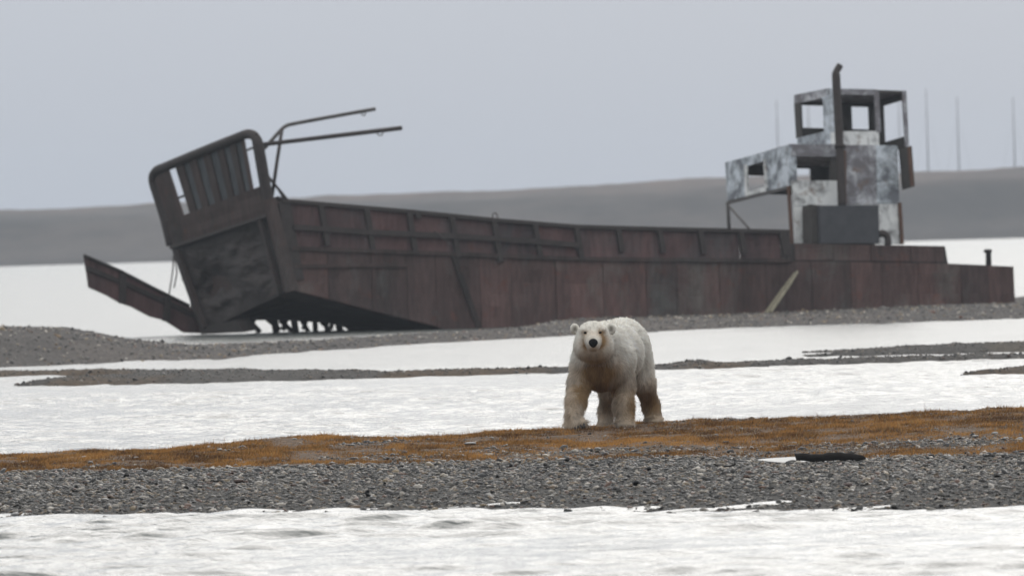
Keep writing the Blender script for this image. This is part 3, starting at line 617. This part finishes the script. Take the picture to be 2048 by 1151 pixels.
# starboard wall with two open windows
h1a, h1b = lp(1489, 350, ys_ + .04), lp(1534, 382, ys_ + .04); h2a, h2b = lp(1584, 336, ys_ + .04), lp(1622, 357, ys_ + .04)
zf = lx(1579, 376, xf).z + .32
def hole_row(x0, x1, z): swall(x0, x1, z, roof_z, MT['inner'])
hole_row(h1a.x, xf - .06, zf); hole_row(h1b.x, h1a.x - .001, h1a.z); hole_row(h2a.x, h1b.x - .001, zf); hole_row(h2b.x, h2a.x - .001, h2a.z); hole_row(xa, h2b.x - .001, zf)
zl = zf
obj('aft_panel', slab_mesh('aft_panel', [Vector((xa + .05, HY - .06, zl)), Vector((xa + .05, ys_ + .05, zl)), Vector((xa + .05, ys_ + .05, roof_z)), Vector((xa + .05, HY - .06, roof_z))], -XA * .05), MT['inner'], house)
obj('post', tube_mesh('post', [lx(1455, 404, xf - .05), lx(1459, 470, xf - .05)], .045, 8), MT['pipe'], house)
obj('brace', tube_mesh('brace', [lx(1458, 412, xf - .05), lp(1504, 464, 0)], .03, 6), MT['pipe'], house)
obj('corner_post', bar_mesh('corner_post', lp(1577, 372, HY + .03), lp(1584, 487, HY + .03), .065, XA, .07), MT['rust_red'], house)
obj('corner_post', bar_mesh('corner_post', lp(1799, 405, HY + .03), lp(1804, 488, HY + .03), .08, XA, .07), MT['rust_red'], house)
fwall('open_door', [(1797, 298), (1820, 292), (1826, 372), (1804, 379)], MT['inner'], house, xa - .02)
obj('door_edge', bar_mesh('door_edge', lx(1818, 294, xa), lx(1824, 372, xa), .09, YA, .06), MT['rust_red'], house)
eng = block('engine_box', [(1640, 411), (1757, 410), (1759, 486), (1642, 486)], 2.55, 1.95, MT['engine'], boat)
block('vent_panel', [(1621, 408), (1643, 411), (1645, 486), (1623, 486)], 2.40, 1.95, MT['inner'], eng)
obj('pipe_elbow', tube_mesh('pipe_elbow', smooth_path([lp(*p, 2.45) for p in [(1758, 468), (1768, 467), (1775, 475), (1776, 490)]], 4), .09, 8), MT['stack'], boat)
stk = obj('exhaust_stack', tube_mesh('exhaust_stack', smooth_path([lp(*p, 2.25) for p in [(1684, 414), (1681, 330), (1676, 230), (1672, 150), (1673, 143), (1677, 136), (1680, 131)]], 4), [.105] * 13 + [.085] * 12, 12), MT['stack'], boat)
obj('stack_flange', tube_mesh('stack_flange', [lp(1680, 296, 2.25), lp(1680, 289, 2.25)], .14, 12), MT['frame'], stk)
obj('stack_bracket', bar_mesh('stack_bracket', lp(1679, 300, 2.2), lp(1672, 297, HY), .06, ZA, .04), MT['frame'], stk)
wall('rust_strip', [(1688, 300), (1692, 300), (1693, 407), (1689, 407)], MT['rust_red'], house, HY + .03, .012)
# wheelhouse
WY = .95
wh = wall('wheelhouse', [(1659, 263), (1758, 262), (1759, 291), (1660, 291)], MT['wall_white'], boat, WY)
wall('wall_post', [(1654, 177), (1671, 177), (1673, 264), (1658, 264)], MT['wall_blue'], wh, WY + .01)
wall('wall_beam', [(1670, 177), (1752, 179), (1752, 190), (1670, 189)], MT['wall_dark'], wh, WY + .005)
wall('wall_post', [(1748, 179), (1758, 180), (1762, 264), (1753, 264)], MT['wall_dark'], wh, WY + .01)
wall('aft_post', [(1804, 182), (1813, 183), (1818, 292), (1811, 292)], MT['wall_dark'], wh, WY)
wall('door_head', [(1758, 180), (1813, 182), (1813, 187), (1758, 186)], MT['inner'], wh, WY - .01)
wxf, wxa = lp(1656, 230, WY).x, lp(1812, 230, WY).x
def ww(name, poly, m, x=wxf, th=.05): return fwall(name, poly, m, wh, x, th)
ww('front_panel', [(1588, 190), (1655, 177), (1655, 194), (1588, 208)], MT['wall_dark'])
ww('front_panel', [(1594, 276), (1657, 261), (1658, 291), (1594, 306)], MT['wall_blue'], wxf + .005)
ww('front_post', [(1588, 207.5), (1600, 205), (1603, 275), (1592, 277)], MT['inner'], wxf + .002)
ww('front_post', [(1645, 195), (1656, 192), (1658, 262), (1648, 264)], MT['wall_blue'], wxf + .002)
wys = lx(1589, 230, wxf).y; wz0, wz1 = lp(1700, 291, WY).z, lp(1700, 178, WY).z
def box(name, a, b, m, parent):
    a, b = Vector(a), Vector(b)
    return obj(name, slab_mesh(name, [Vector((a.x, a.y, a.z)), Vector((b.x, a.y, a.z)), Vector((b.x, b.y, a.z)), Vector((a.x, b.y, a.z))], ZA * (b.z - a.z)), m, parent)
box('roof', (wxa - .01, wys - .01, wz1 - .06), (wxf - .06, WY - .06, wz1 - .01), MT['wall_dark'], wh)
pa, pb = lp(1601, 205, wys + .04), lp(1650, 268, wys + .04); pc_, pd_ = lp(1703, 213, wys + .04), lp(1739, 259, wys + .04)
zt_, zb_ = min(pc_.z, lp(1620, 205, wys).z), pd_.z
sx = sorted([wxa + .05, pd_.x, pc_.x, pb.x, pa.x, wxf - .055])
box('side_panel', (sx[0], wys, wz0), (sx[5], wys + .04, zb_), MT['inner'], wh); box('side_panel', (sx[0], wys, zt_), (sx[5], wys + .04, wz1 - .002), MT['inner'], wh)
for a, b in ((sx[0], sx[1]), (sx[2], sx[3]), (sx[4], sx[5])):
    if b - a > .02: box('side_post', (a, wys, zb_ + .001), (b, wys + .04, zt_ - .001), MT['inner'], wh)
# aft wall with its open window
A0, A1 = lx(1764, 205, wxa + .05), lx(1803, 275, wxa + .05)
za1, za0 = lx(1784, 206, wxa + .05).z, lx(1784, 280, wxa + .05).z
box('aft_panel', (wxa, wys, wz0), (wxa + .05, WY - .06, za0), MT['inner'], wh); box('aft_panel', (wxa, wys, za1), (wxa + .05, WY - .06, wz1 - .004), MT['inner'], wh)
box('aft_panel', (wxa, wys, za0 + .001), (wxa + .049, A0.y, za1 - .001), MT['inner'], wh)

# plank leaning on the hull
pk_a, pk_b = MW @ lp(1594, 546, HB + .10), onz(1536, 627, .13)
pk_a, pk_b = Vector(pk_a), Vector((pk_b.x, (MW @ lp(1560, 620, HB)).y - 1.2, .10))
d_ = (pk_b - pk_a).normalized(); sd_ = Vector((.75, -.2, .6)); sd_ = (sd_ - d_ * sd_.dot(d_)).normalized(); nn = d_.cross(sd_)
L_ = (pk_b - pk_a).length; W0, W1 = .13, .34
me = slab_mesh('leaning_plank', [Vector((0, 0, 0)) - sd_ * W0 / 2, sd_ * W0 / 2, d_ * L_ * .35 + sd_ * W1 * .42, d_ * L_ + sd_ * W1 / 2, d_ * (L_ + .06), d_ * L_ - sd_ * W1 / 2, d_ * L_ * .35 - sd_ * W1 * .42], nn * .06)
pk = obj('leaning_plank', me, MT['plank']); pk.location = pk_a
tag(pk, 'pale yellowish weathered plank leaning against the rusty hull', 'plank')

# ------------------------------------------------------------------ driftwood log
ly = 86.95
def log_pts(): return [at(px, py, ly) for px, py in [(1591, 920.5), (1597, 920), (1630, 921), (1660, 919.5), (1690, 918.5), (1714, 920.5), (1732, 924)]]
LP = log_pts(); me = tube_mesh('driftwood_log', smooth_path(LP, 4), [.026, .034, .038, .036, .034, .034, .036, .036, .036, .036, .035, .036, .037, .038, .038, .037, .036, .037, .036, .034, .031, .027, .022, .015, .006], 12)
for v in me.vertices:
    v.co += Vector((0, .5, 1)) * (.004 * math.sin(v.co.x * 23 + v.co.y * 5) + .003 * math.sin(v.co.x * 61))
lg = obj('driftwood_log', me, MT['wood']); tag(lg, 'short black driftwood log lying beside the puddle at the grass edge', 'log')
obj('branch_stub', tube_mesh('branch_stub', [at(1670, 916, ly + .02), at(1690, 914, ly + .03), at(1712, 910, ly + .03)], [.016, .010, .004], 8), MT['wood'], lg)
zg = float(near_z(np.array([LP[3].x]), np.array([ly]))[0])
lg.location.z += zg + .012 - (LP[3].z - .036)

# twig on the gravel
tp = [at(px, py, 85.7) for px, py in [(1428, 936), (1437, 940), (1450, 941), (1462, 940), (1472, 936)]]
tw = obj('dark_twig', tube_mesh('dark_twig', smooth_path(tp, 4), .008, 6), MT['wood'])
tw.location.z = float(near_z(np.array([tp[2].x]), np.array([85.7]))[0]) + .02 - tp[2].z
tag(tw, 'crooked dark twig lying on the gravel left of the log', 'twig')

# a few larger stones that stand out on the beach
def boulder(px, py, wpx, hpx, c, label, grp=None):
    z = .12
    for _ in range(4):
        p = onz(px, py, z); z = float(near_z(np.array([p.x]), np.array([p.y]))[0]) + .01
    s = F_PX / p.y; bm = bmesh.new(); bmesh.ops.create_icosphere(bm, subdivisions=3, radius=1)
    sx_, sy_, sz_ = wpx / s / 2, wpx / s / 2.4, hpx / s / 2
    for v in bm.verts:
        k_ = 1 + .22 * float(fbm(v.co.x * 1.2 + px, v.co.y * 1.2 + v.co.z * 1.7, int(px), 3)); v.co = Vector((v.co.x * sx_, v.co.y * sy_, v.co.z * sz_)) * k_
    me = bm_mesh('beach_stone', bm, True)
    a_ = me.color_attributes.new('tint', 'FLOAT_COLOR', 'POINT'); a_.data.foreach_set('color', np.tile(np.array(c + (1,), np.float32), len(me.vertices)))
    o = obj('beach_stone', me, MT['stone']); o.location = (p.x, p.y, z + sz_ * .55); o.rotation_euler.z = random.uniform(-.4, .4)
    tag(o, label, 'stone', grp)
boulder(376, 939, 18, 9, (.05, .05, .052), 'dark rounded stone at the grass edge, alone above pale gravel')
boulder(478, 963, 22, 9, (.085, .052, .04), 'flat reddish brown stone in the middle of the gravel')
boulder(549, 887, 16, 9, (.06, .06, .062), 'dark stone among the brown grass on the bank top')
boulder(941, 887, 26, 6, (.14, .14, .14), 'flat grey slab lying in the brown grass')
boulder(1697, 990, 20, 9, (.075, .045, .038), 'dark reddish stone in the gravel below the log')
boulder(1464, 1019, 14, 8, (.04, .038, .036), 'small black stone at the water edge')
boulder(184, 1024, 12, 7, (.10, .085, .07), 'rounded brown stone at the water edge')
boulder(960, 968, 14, 8, (.03, .03, .03), 'black angular stone amid the gravel')
boulder(812, 1022, 13, 7, (.045, .045, .046), 'grey stone standing in the shallow lapping water')
for px, py in [(168, 912), (272, 911), (440, 901), (210, 899)]: boulder(px, py, 11, 5, (.34, .33, .31), 'small pale stone scattered among the brown grass', 'pale stones in the grass')
for px, py in [(2012, 868), (1990, 866), (1950, 870), (2040, 872), (1880, 876)]: boulder(px, py, 13, 6, (.30, .30, .29), 'pale grey stone in the bare patch of the grass bank', 'pale stones in the bare patch')

# ------------------------------------------------------------------ polar bear
def bear():
    gz = lambda p: float(near_z(np.array([p.x]), np.array([p.y]))[0])
    A = lambda px, py, Y: np.array(at(px, py, Y))
    lo, hi, hres = np.array([.36, 99.6, .02]), np.array([1.66, 102.75, 1.42]), .0125
    gx_, gy_, gz_ = [np.arange(lo[k], hi[k], hres, dtype=np.float32) for k in range(3)]
    PX, PY, PZ = np.meshgrid(gx_, gy_, gz_, indexing='ij', sparse=True)
    D = np.full((len(gx_), len(gy_), len(gz_)), 10.0, np.float32)
    def smin(a, b, k):
        h = np.maximum(k - np.abs(a - b), 0) / k; return np.minimum(a, b) - h * h * k * .25
    def win(c0, c1, r):                     # index window round a primitive
        s = []
        for k, g in enumerate((gx_, gy_, gz_)):
            a = np.searchsorted(g, min(c0[k], c1[k]) - r - .14); b = np.searchsorted(g, max(c0[k], c1[k]) + r + .14); s.append(slice(max(a, 0), max(b, 1)))
        return s
    def cap(a, b, ra, rb, k=.06, neg=False):
        a, b = np.array(a, np.float32), np.array(b, np.float32); s = win(a, b, max(ra, rb)); x, y, z = PX[s[0]], PY[:, s[1]], PZ[:, :, s[2]]
        ab = b - a; t = np.clip(((x - a[0]) * ab[0] + (y - a[1]) * ab[1] + (z - a[2]) * ab[2]) / (ab @ ab), 0, 1)
        d = np.sqrt((x - a[0] - ab[0] * t) ** 2 + (y - a[1] - ab[1] * t) ** 2 + (z - a[2] - ab[2] * t) ** 2) - (ra + (rb - ra) * t)
        v = D[s[0], s[1], s[2]]; D[s[0], s[1], s[2]] = np.maximum(v, -d) if neg else smin(v, d, k)
    def ell(c, r, k=.08, yaw=0.0, pitch=0.0, neg=False):
        c = np.array(c, np.float32); s = win(c, c, max(r)); x, y, z = PX[s[0]] - c[0], PY[:, s[1]] - c[1], PZ[:, :, s[2]] - c[2]
        x, y = x * math.cos(yaw) + y * math.sin(yaw), -x * math.sin(yaw) + y * math.cos(yaw)
        y, z = y * math.cos(pitch) + z * math.sin(pitch), -y * math.sin(pitch) + z * math.cos(pitch)
        q = np.sqrt((x / r[0]) ** 2 + (y / r[1]) ** 2 + (z / r[2]) ** 2); q1 = np.sqrt((x / r[0] ** 2) ** 2 + (y / r[1] ** 2) ** 2 + (z / r[2] ** 2) ** 2)
        d = q * (q - 1) / np.maximum(q1, 1e-6)
        v = D[s[0], s[1], s[2]]; D[s[0], s[1], s[2]] = np.maximum(v, -d) if neg else smin(v, d, k)
    # trunk
    ell(A(1203, 712, 100.95), (.265, .36, .305), .06); ell(A(1222, 706, 101.45), (.31, .50, .315), .12, R(10)); ell(A(1246, 700, 102.05), (.265, .40, .315), .14, R(8))
    ell(A(1204, 740, 100.93), (.21, .24, .19), .08)
    # neck and head
    cap(A(1190, 684, 100.55), A(1204, 698, 101.0), .175, .25, .07)
    ell(A(1186, 670, 100.36), (.158, .18, .138), .06); ell(A(1187, 696, 100.37), (.180, .17, .145), .06)
    ell(A(1168, 690, 100.36), (.085, .11, .10), .07); ell(A(1205, 690, 100.36), (.085, .11, .10), .07)
    cap(A(1186, 677, 100.24), A(1186.5, 684, 99.97), .092, .072, .035); ell(A(1186.5, 693, 100.02), (.055, .07, .035), .03)
    ell(A(1171, 659, 100.24), (.045, .05, .028), .04); ell(A(1201, 659, 100.24), (.045, .05, .028), .04)
    for sx_, px in ((-1, 1149.5), (1, 1222.5)):                 # ears: thick cups
        ell(A(px, 657.5, 100.43), (.046, .024, .058), .03, 0, 0); ell(A(px - sx_ * 1.0, 658.5, 100.400), (.028, .020, .040), .01, neg=True)
    # legs  (px, py, Y, radius)
    def leg(j, k=.07):
        for a, b in zip(j, j[1:]): cap(A(*a[:3]), A(*b[:3]), a[3], b[3], k)
    leg([(1241, 718, 100.95, .14), (1246, 768, 101.02, .102), (1248, 810, 100.92, .082), (1249, 842, 100.86, .080)])
    ell(A(1249, 851, 100.80), (.096, .14, .048), .04)
    leg([(1171, 724, 100.85, .135), (1158, 770, 100.80, .094), (1151, 806, 100.62, .080), (1147, 834, 100.48, .070)])
    cap(A(1141, 857, 100.42), A(1166, 846, 100.40), .048, .046, .05); ell(A(1147, 848, 100.46), (.075, .075, .062), .05)
    leg([(1222, 722, 102.0, .19), (1217, 778, 101.86, .086), (1213, 820, 102.06, .060), (1211, 845, 102.02, .064)])
    ell(A(1209, 856, 101.93), (.092, .16, .048), .05)
    leg([(1270, 722, 102.05, .15), (1287, 764, 101.92, .10), (1301, 806, 102.12, .068), (1307, 834, 102.08, .072)])
    ell(A(1308, 843, 101.98), (.092, .15, .046), .05)
    ell(A(1277, 734, 102.05), (.12, .22, .16), .08)
    # surface nets
    S = D < 0; nx, ny, nz = D.shape
    cs = np.zeros((nx - 1, ny - 1, nz - 1), np.uint8)
    for i in (0, 1):
        for j in (0, 1):
            for k in (0, 1): cs += S[i:nx - 1 + i, j:ny - 1 + j, k:nz - 1 + k]
    act = (cs > 0) & (cs < 8); ci = np.argwhere(act); vid = np.full(act.shape, -1, np.int32); vid[act] = np.arange(len(ci))
    acc = np.zeros((len(ci), 3)); cnt = np.zeros(len(ci)); offs = [(i, j, k) for i in (0, 1) for j in (0, 1) for k in (0, 1)]
    for a in range(8):
        for b in range(a + 1, 8):
            oa, ob = np.array(offs[a]), np.array(offs[b])
            if np.abs(oa - ob).sum() != 1: continue
            da = D[tuple((ci + oa).T)]; db = D[tuple((ci + ob).T)]; m = (da < 0) != (db < 0)
            t = da[m] / (da[m] - db[m]); acc[m] += oa + (ob - oa) * t[:, None]; cnt[m] += 1
    V = (ci + acc / cnt[:, None]) * hres + lo; Fs = []
    for ax in range(3):
        sl0 = [slice(None)] * 3; sl1 = [slice(None)] * 3; sl0[ax] = slice(0, -1); sl1[ax] = slice(1, None)
        ed = np.argwhere(S[tuple(sl0)] != S[tuple(sl1)]); b, c = [q for q in range(3) if q != ax]
        ok = (ed[:, b] > 0) & (ed[:, c] > 0) & (ed[:, b] < D.shape[b] - 1) & (ed[:, c] < D.shape[c] - 1); ed = ed[ok]
        ins = S[tuple(ed.T)]; q = []
        for db_, dc_ in ((1, 1), (0, 1), (0, 0), (1, 0)):
            e2 = ed.copy(); e2[:, b] -= db_; e2[:, c] -= dc_; q.append(vid[tuple(e2.T)])
        q = np.stack(q, -1); flip = ins if ax != 1 else ~ins; q[~flip] = q[~flip][:, ::-1]; Fs.append(q)
    Fq = np.concatenate(Fs)
    # gradient normals
    G = np.stack(np.gradient(D, hres), -1); gi = np.clip(np.round((V - lo) / hres).astype(int), 0, np.array(D.shape) - 1); Nn = G[gi[:, 0], gi[:, 1], gi[:, 2]]; Nn /= np.linalg.norm(Nn, axis=1, keepdims=True) + 1e-9
    # face winding check
    fn = np.cross(V[Fq[:, 1]] - V[Fq[:, 0]], V[Fq[:, 2]] - V[Fq[:, 0]]); wrong = (fn * Nn[Fq[:, 0]]).sum(1) < 0; Fq[wrong] = Fq[wrong][:, ::-1]
    # coat colour: creamy white with yellow-brown stains, plus shade painted on chest, chin and ruff
    def pxy(P):
        d = P - np.array(CAM); k = d @ np.array(fw); return d @ np.array(rt) / k * F_PX + W_PX / 2, H_PX / 2 - d @ np.array(up) / k * F_PX
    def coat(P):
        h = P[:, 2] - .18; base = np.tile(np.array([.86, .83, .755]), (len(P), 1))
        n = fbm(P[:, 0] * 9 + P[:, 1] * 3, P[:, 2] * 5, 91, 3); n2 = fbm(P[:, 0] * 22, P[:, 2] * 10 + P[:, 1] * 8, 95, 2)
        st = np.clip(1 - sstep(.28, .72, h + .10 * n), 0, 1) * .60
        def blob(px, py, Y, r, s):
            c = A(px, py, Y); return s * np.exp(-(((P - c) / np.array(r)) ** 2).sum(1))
        st += blob(1178, 800, 100.7, (.10, .2, .17), .75) + blob(1265, 815, 101, (.07, .3, .14), .75) + blob(1206, 750, 100.6, (.19, .25, .17), .75)  # leg stains; chest blob is part stain, part painted shade
        st += blob(1205, 682, 100.25, (.055, .15, .075), .95) + blob(1170, 690, 100.25, (.045, .12, .06), .62) + blob(1186, 672, 100.05, (.08, .2, .06), .38) + blob(1187, 712, 100.3, (.14, .2, .06), .55)  # cheek and muzzle stains; last blob paints shade under the chin
        st += blob(1187, 692, 100.2, (.15, .22, .10), .16) + blob(1190, 736, 100.6, (.22, .3, .065), .7) + blob(1190, 775, 100.9, (.22, .5, .10), .5)  # face tan; second blob paints shade into the crease below the ruff
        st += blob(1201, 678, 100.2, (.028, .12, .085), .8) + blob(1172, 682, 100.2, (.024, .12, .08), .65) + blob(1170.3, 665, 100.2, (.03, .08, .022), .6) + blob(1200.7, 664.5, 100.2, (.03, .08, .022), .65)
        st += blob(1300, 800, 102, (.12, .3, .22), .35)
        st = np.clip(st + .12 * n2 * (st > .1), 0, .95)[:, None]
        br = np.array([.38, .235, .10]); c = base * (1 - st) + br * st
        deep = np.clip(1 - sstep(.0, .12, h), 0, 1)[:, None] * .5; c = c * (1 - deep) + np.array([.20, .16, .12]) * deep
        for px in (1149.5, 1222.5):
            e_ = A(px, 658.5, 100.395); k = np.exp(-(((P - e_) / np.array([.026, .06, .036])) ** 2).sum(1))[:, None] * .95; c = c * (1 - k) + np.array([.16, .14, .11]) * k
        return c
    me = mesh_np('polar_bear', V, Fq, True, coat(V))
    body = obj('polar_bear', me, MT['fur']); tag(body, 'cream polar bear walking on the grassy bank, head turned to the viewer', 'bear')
    # fur strands
    r = np.random.default_rng(5); tri = np.concatenate([Fq[:, :3], Fq[:, [0, 2, 3]]]); ar = np.linalg.norm(np.cross(V[tri[:, 1]] - V[tri[:, 0]], V[tri[:, 2]] - V[tri[:, 0]]), axis=1)
    ns = 80000; pick = r.choice(len(tri), ns, p=ar / ar.sum()); b1, b2 = r.uniform(0, 1, ns), r.uniform(0, 1, ns); fl = b1 + b2 > 1; b1[fl], b2[fl] = 1 - b1[fl], 1 - b2[fl]
    T = tri[pick]; P = V[T[:, 0]] + (V[T[:, 1]] - V[T[:, 0]]) * b1[:, None] + (V[T[:, 2]] - V[T[:, 0]]) * b2[:, None]; Nm = Nn[T[:, 0]]
    h = P[:, 2] - .18; headc = A(1186, 680, 100.30); nosec = A(1186.5, 684, 99.94)
    hd = np.linalg.norm(P - headc, axis=1); isface = np.clip(1 - (hd - .14) / .22, 0, 1) * (P[:, 1] < 100.62)
    flow = np.tile(np.array([0.05, .75, -.65]), (ns, 1)); flow[h < .62] = np.array([0, .45, -.95])
    ff = P - nosec; ff /= np.linalg.norm(ff, axis=1, keepdims=True); flow = flow * (1 - isface[:, None]) + ff * isface[:, None]
    flow += .42 * np.stack([vnoise(P[:, 0] * 14 + 3 * k, P[:, 2] * 14 + P[:, 1] * 9, 97 + k) for k in range(3)], -1) + r.normal(0, .16, (ns, 3))
    tang = flow - Nm * (flow * Nm).sum(1, keepdims=True); tang /= np.linalg.norm(tang, axis=1, keepdims=True) + 1e-6
    ln = np.where(isface > .5, .019 + .024 * (1 - isface), .052) * r.uniform(.55, 1.4, ns); ln = np.where((h < .55) & (h > .08), ln * .95, ln); ln = np.where(h < .07, ln * .6, ln)
    dn = np.linalg.norm(P - nosec, axis=1); ln *= np.clip((dn - .05) / .16, .18, 1)
    qx_, qy_ = pxy(V); eyes = []
    for ex, ey in ((1170.3, 665.0), (1200.7, 664.5)):
        near = (np.abs(qx_ - ex) < 3.5) & (np.abs(qy_ - ey) < 3.5); eyes.append(A(ex, ey, float(V[near][:, 1].min()) + .004))
    ok = np.ones(ns, bool)
    for px in (1149.5, 1222.5): ln = np.where(np.linalg.norm(P - A(px, 657.5, 100.42), axis=1) < .085, np.minimum(ln, .012), ln)
    for e_ in eyes: ok &= np.linalg.norm((P - e_) * np.array([1, .3, 1.1]), axis=1) > .024
    ok &= dn > .05
    P, Nm, tang, ln = P[ok], Nm[ok], tang[ok], ln[ok]; ns = len(P)
    rise = np.where(ln < .02, .30, .34)[:, None] + .10 * r.normal(0, 1, (ns, 1)); wv = np.cross(Nm, tang); wd_ = (.0016 + ln * .05)[:, None] * r.uniform(.7, 1.3, (ns, 1))
    p0 = P - Nm * .004; p1 = P + tang * ln[:, None] * .55 + Nm * ln[:, None] * rise * .75; p2 = P + tang * ln[:, None] + Nm * ln[:, None] * rise * .8 - np.array([0, 0, 1]) * ln[:, None] * .12
    FV = np.stack([p0 - wv * wd_, p0 + wv * wd_, p1 + wv * wd_ * .75, p1 - wv * wd_ * .75, p2], 1)
    i0 = np.arange(ns) * 5; FF = np.concatenate([np.stack([i0, i0 + 2, i0 + 1], -1), np.stack([i0, i0 + 3, i0 + 2], -1), np.stack([i0 + 3, i0 + 4, i0 + 2], -1)])
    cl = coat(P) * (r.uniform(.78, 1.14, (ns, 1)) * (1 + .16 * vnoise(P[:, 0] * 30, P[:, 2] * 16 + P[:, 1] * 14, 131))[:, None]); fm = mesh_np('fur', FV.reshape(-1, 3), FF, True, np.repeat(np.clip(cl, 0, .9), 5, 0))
    nrm = np.repeat(Nm + .25 * tang, 5, 0); nrm /= np.linalg.norm(nrm, axis=1, keepdims=True); fm.normals_split_custom_set_from_vertices(nrm.tolist())
    fo = obj('fur', fm, MT['fur'], body); fo['kind'] = 'stuff'
    # nose, eyes, mouth, claws
    bm = bmesh.new(); bmesh.ops.create_icosphere(bm, subdivisions=3, radius=1)
    for v in bm.verts:
        v.co = Vector((v.co.x * .047 * (1 - .30 * max(0, -v.co.z)), v.co.y * .034, v.co.z * .046))
    o = obj('nose', bm_mesh('nose', bm, True), MT['nose'], body); o.location = at(1186.5, 685.5, 99.912)
    lip = [A(1186.5 + s, 693 + abs(s) * .22, 99.925 + abs(s) * .009) for s in (-7, -4, 0, 4, 7)]
    obj('mouth', tube_mesh('mouth', smooth_path(lip, 3), .0075, 6), MT['nose'], body)
    obj('mouth_cleft', tube_mesh('mouth_cleft', [A(1186.5, 688, 99.905), A(1186.5, 694, 99.93)], .010, 6), MT['nose'], body)
    for e_ in eyes:
        bm = bmesh.new(); bmesh.ops.create_icosphere(bm, subdivisions=2, radius=1)
        for v in bm.verts: v.co = Vector((v.co.x * .0165, v.co.y * .015, v.co.z * .012))
        o = obj('eye', bm_mesh('eye', bm, True), MT['nose'], body); o.location = e_
    def claws(c, n, spread, Yc, drop, ln_):
        for k in range(n):
            u = k / (n - 1) - .5; a = A(c[0] + spread * u, c[1] + drop * u, Yc); b = a + np.array([0, -.025, -.6 * ln_]); t = a + np.array([0.0, -.03, -ln_])
            obj('claw', tube_mesh('claw', [a, b, t], [.011, .008, .002], 6), MT['claw'], body)
    bm = bmesh.new(); bmesh.ops.create_icosphere(bm, subdivisions=3, radius=1)
    for v in bm.verts: v.co = Vector((v.co.x * .075, v.co.y * .03, v.co.z * .026)) * (1 + .12 * math.sin(v.co.x * 9))
    o = obj('paw_pad', bm_mesh('paw_pad', bm, True), MT['nose'], body); o.location = at(1156, 858, 100.375); o.rotation_euler = (R(-15), R(-22), 0)
    claws((1156, 852), 5, 24, 100.335, -10, .045); claws((1251, 854), 5, 34, 100.64, -2, .025); claws((1208, 857), 5, 28, 101.77, -2, .02); claws((1304, 847), 5, 26, 101.83, -3, .015)
    return V, body
bV, bear_o = bear()

# ------------------------------------------------------------------ haze
hb = slab_mesh('haze', [Vector((-1450, -90, -8)), Vector((1450, -90, -8)), Vector((1450, 2990, -8)), Vector((-1450, 2990, -8))], Vector((0, 0, 40)))
hm = bpy.data.materials.new('haze'); hm.use_nodes = True; ht = hm.node_tree; ht.nodes.remove(ht.nodes['Principled BSDF'])
pv_ = ht.nodes.new('ShaderNodeVolumePrincipled'); pv_.inputs['Color'].default_value = (.80, .88, .98, 1); pv_.inputs['Density'].default_value = 0.00018; pv_.inputs['Anisotropy'].default_value = .2
ht.links.new(pv_.outputs[0], ht.nodes['Material Output'].inputs['Volume'])
hz = obj('haze', hb, hm); tag(hz, 'pale sea haze in the air over the lagoon', 'haze', kind='stuff')

# pebbles over the bar in front of the wreck
r_ = np.random.default_rng(17); N = 19000
bar_o = bpy.data.objects['gravel_bar']; bvv = np.empty(len(bar_o.data.vertices) * 3, np.float32); bar_o.data.vertices.foreach_get('co', bvv); bvv = bvv.reshape(-1, 3)
for o_ in bpy.data.objects:
    if o_.name.startswith('spit'):
        t_ = np.empty(len(o_.data.vertices) * 3, np.float32); o_.data.vertices.foreach_get('co', t_); bvv = np.concatenate([bvv] + [t_.reshape(-1, 3)])
ok = (bvv[:, 2] > .0) & (bvv[:, 0] > -11) & (bvv[:, 0] < 14) & (bvv[:, 1] < 246)
cand = bvv[ok]; cand = cand[r_.choice(len(cand), N)] + np.stack([r_.uniform(-.05, .05, N), r_.uniform(-.12, .12, N), np.zeros(N)], -1)
szb = np.clip(r_.lognormal(math.log(.020), .35, N), .010, .07) * np.where(cand[:, 1] < 178, .6, 1); cand[:, 2] += szb * .2
Vb, Fb, cb = stone_cloud(cand, szb, r_, .65)
tag(obj('pebbles', mesh_np('pebbles', Vb, Fb, col=cb * np.repeat(np.where(cand[:, 1] < 178, .75, 1.45), NV)[:, None]), MT['stone']), 'grey pebbles strewn over the bar and the thin spits in front of the wreck', 'pebbles', kind='stuff')
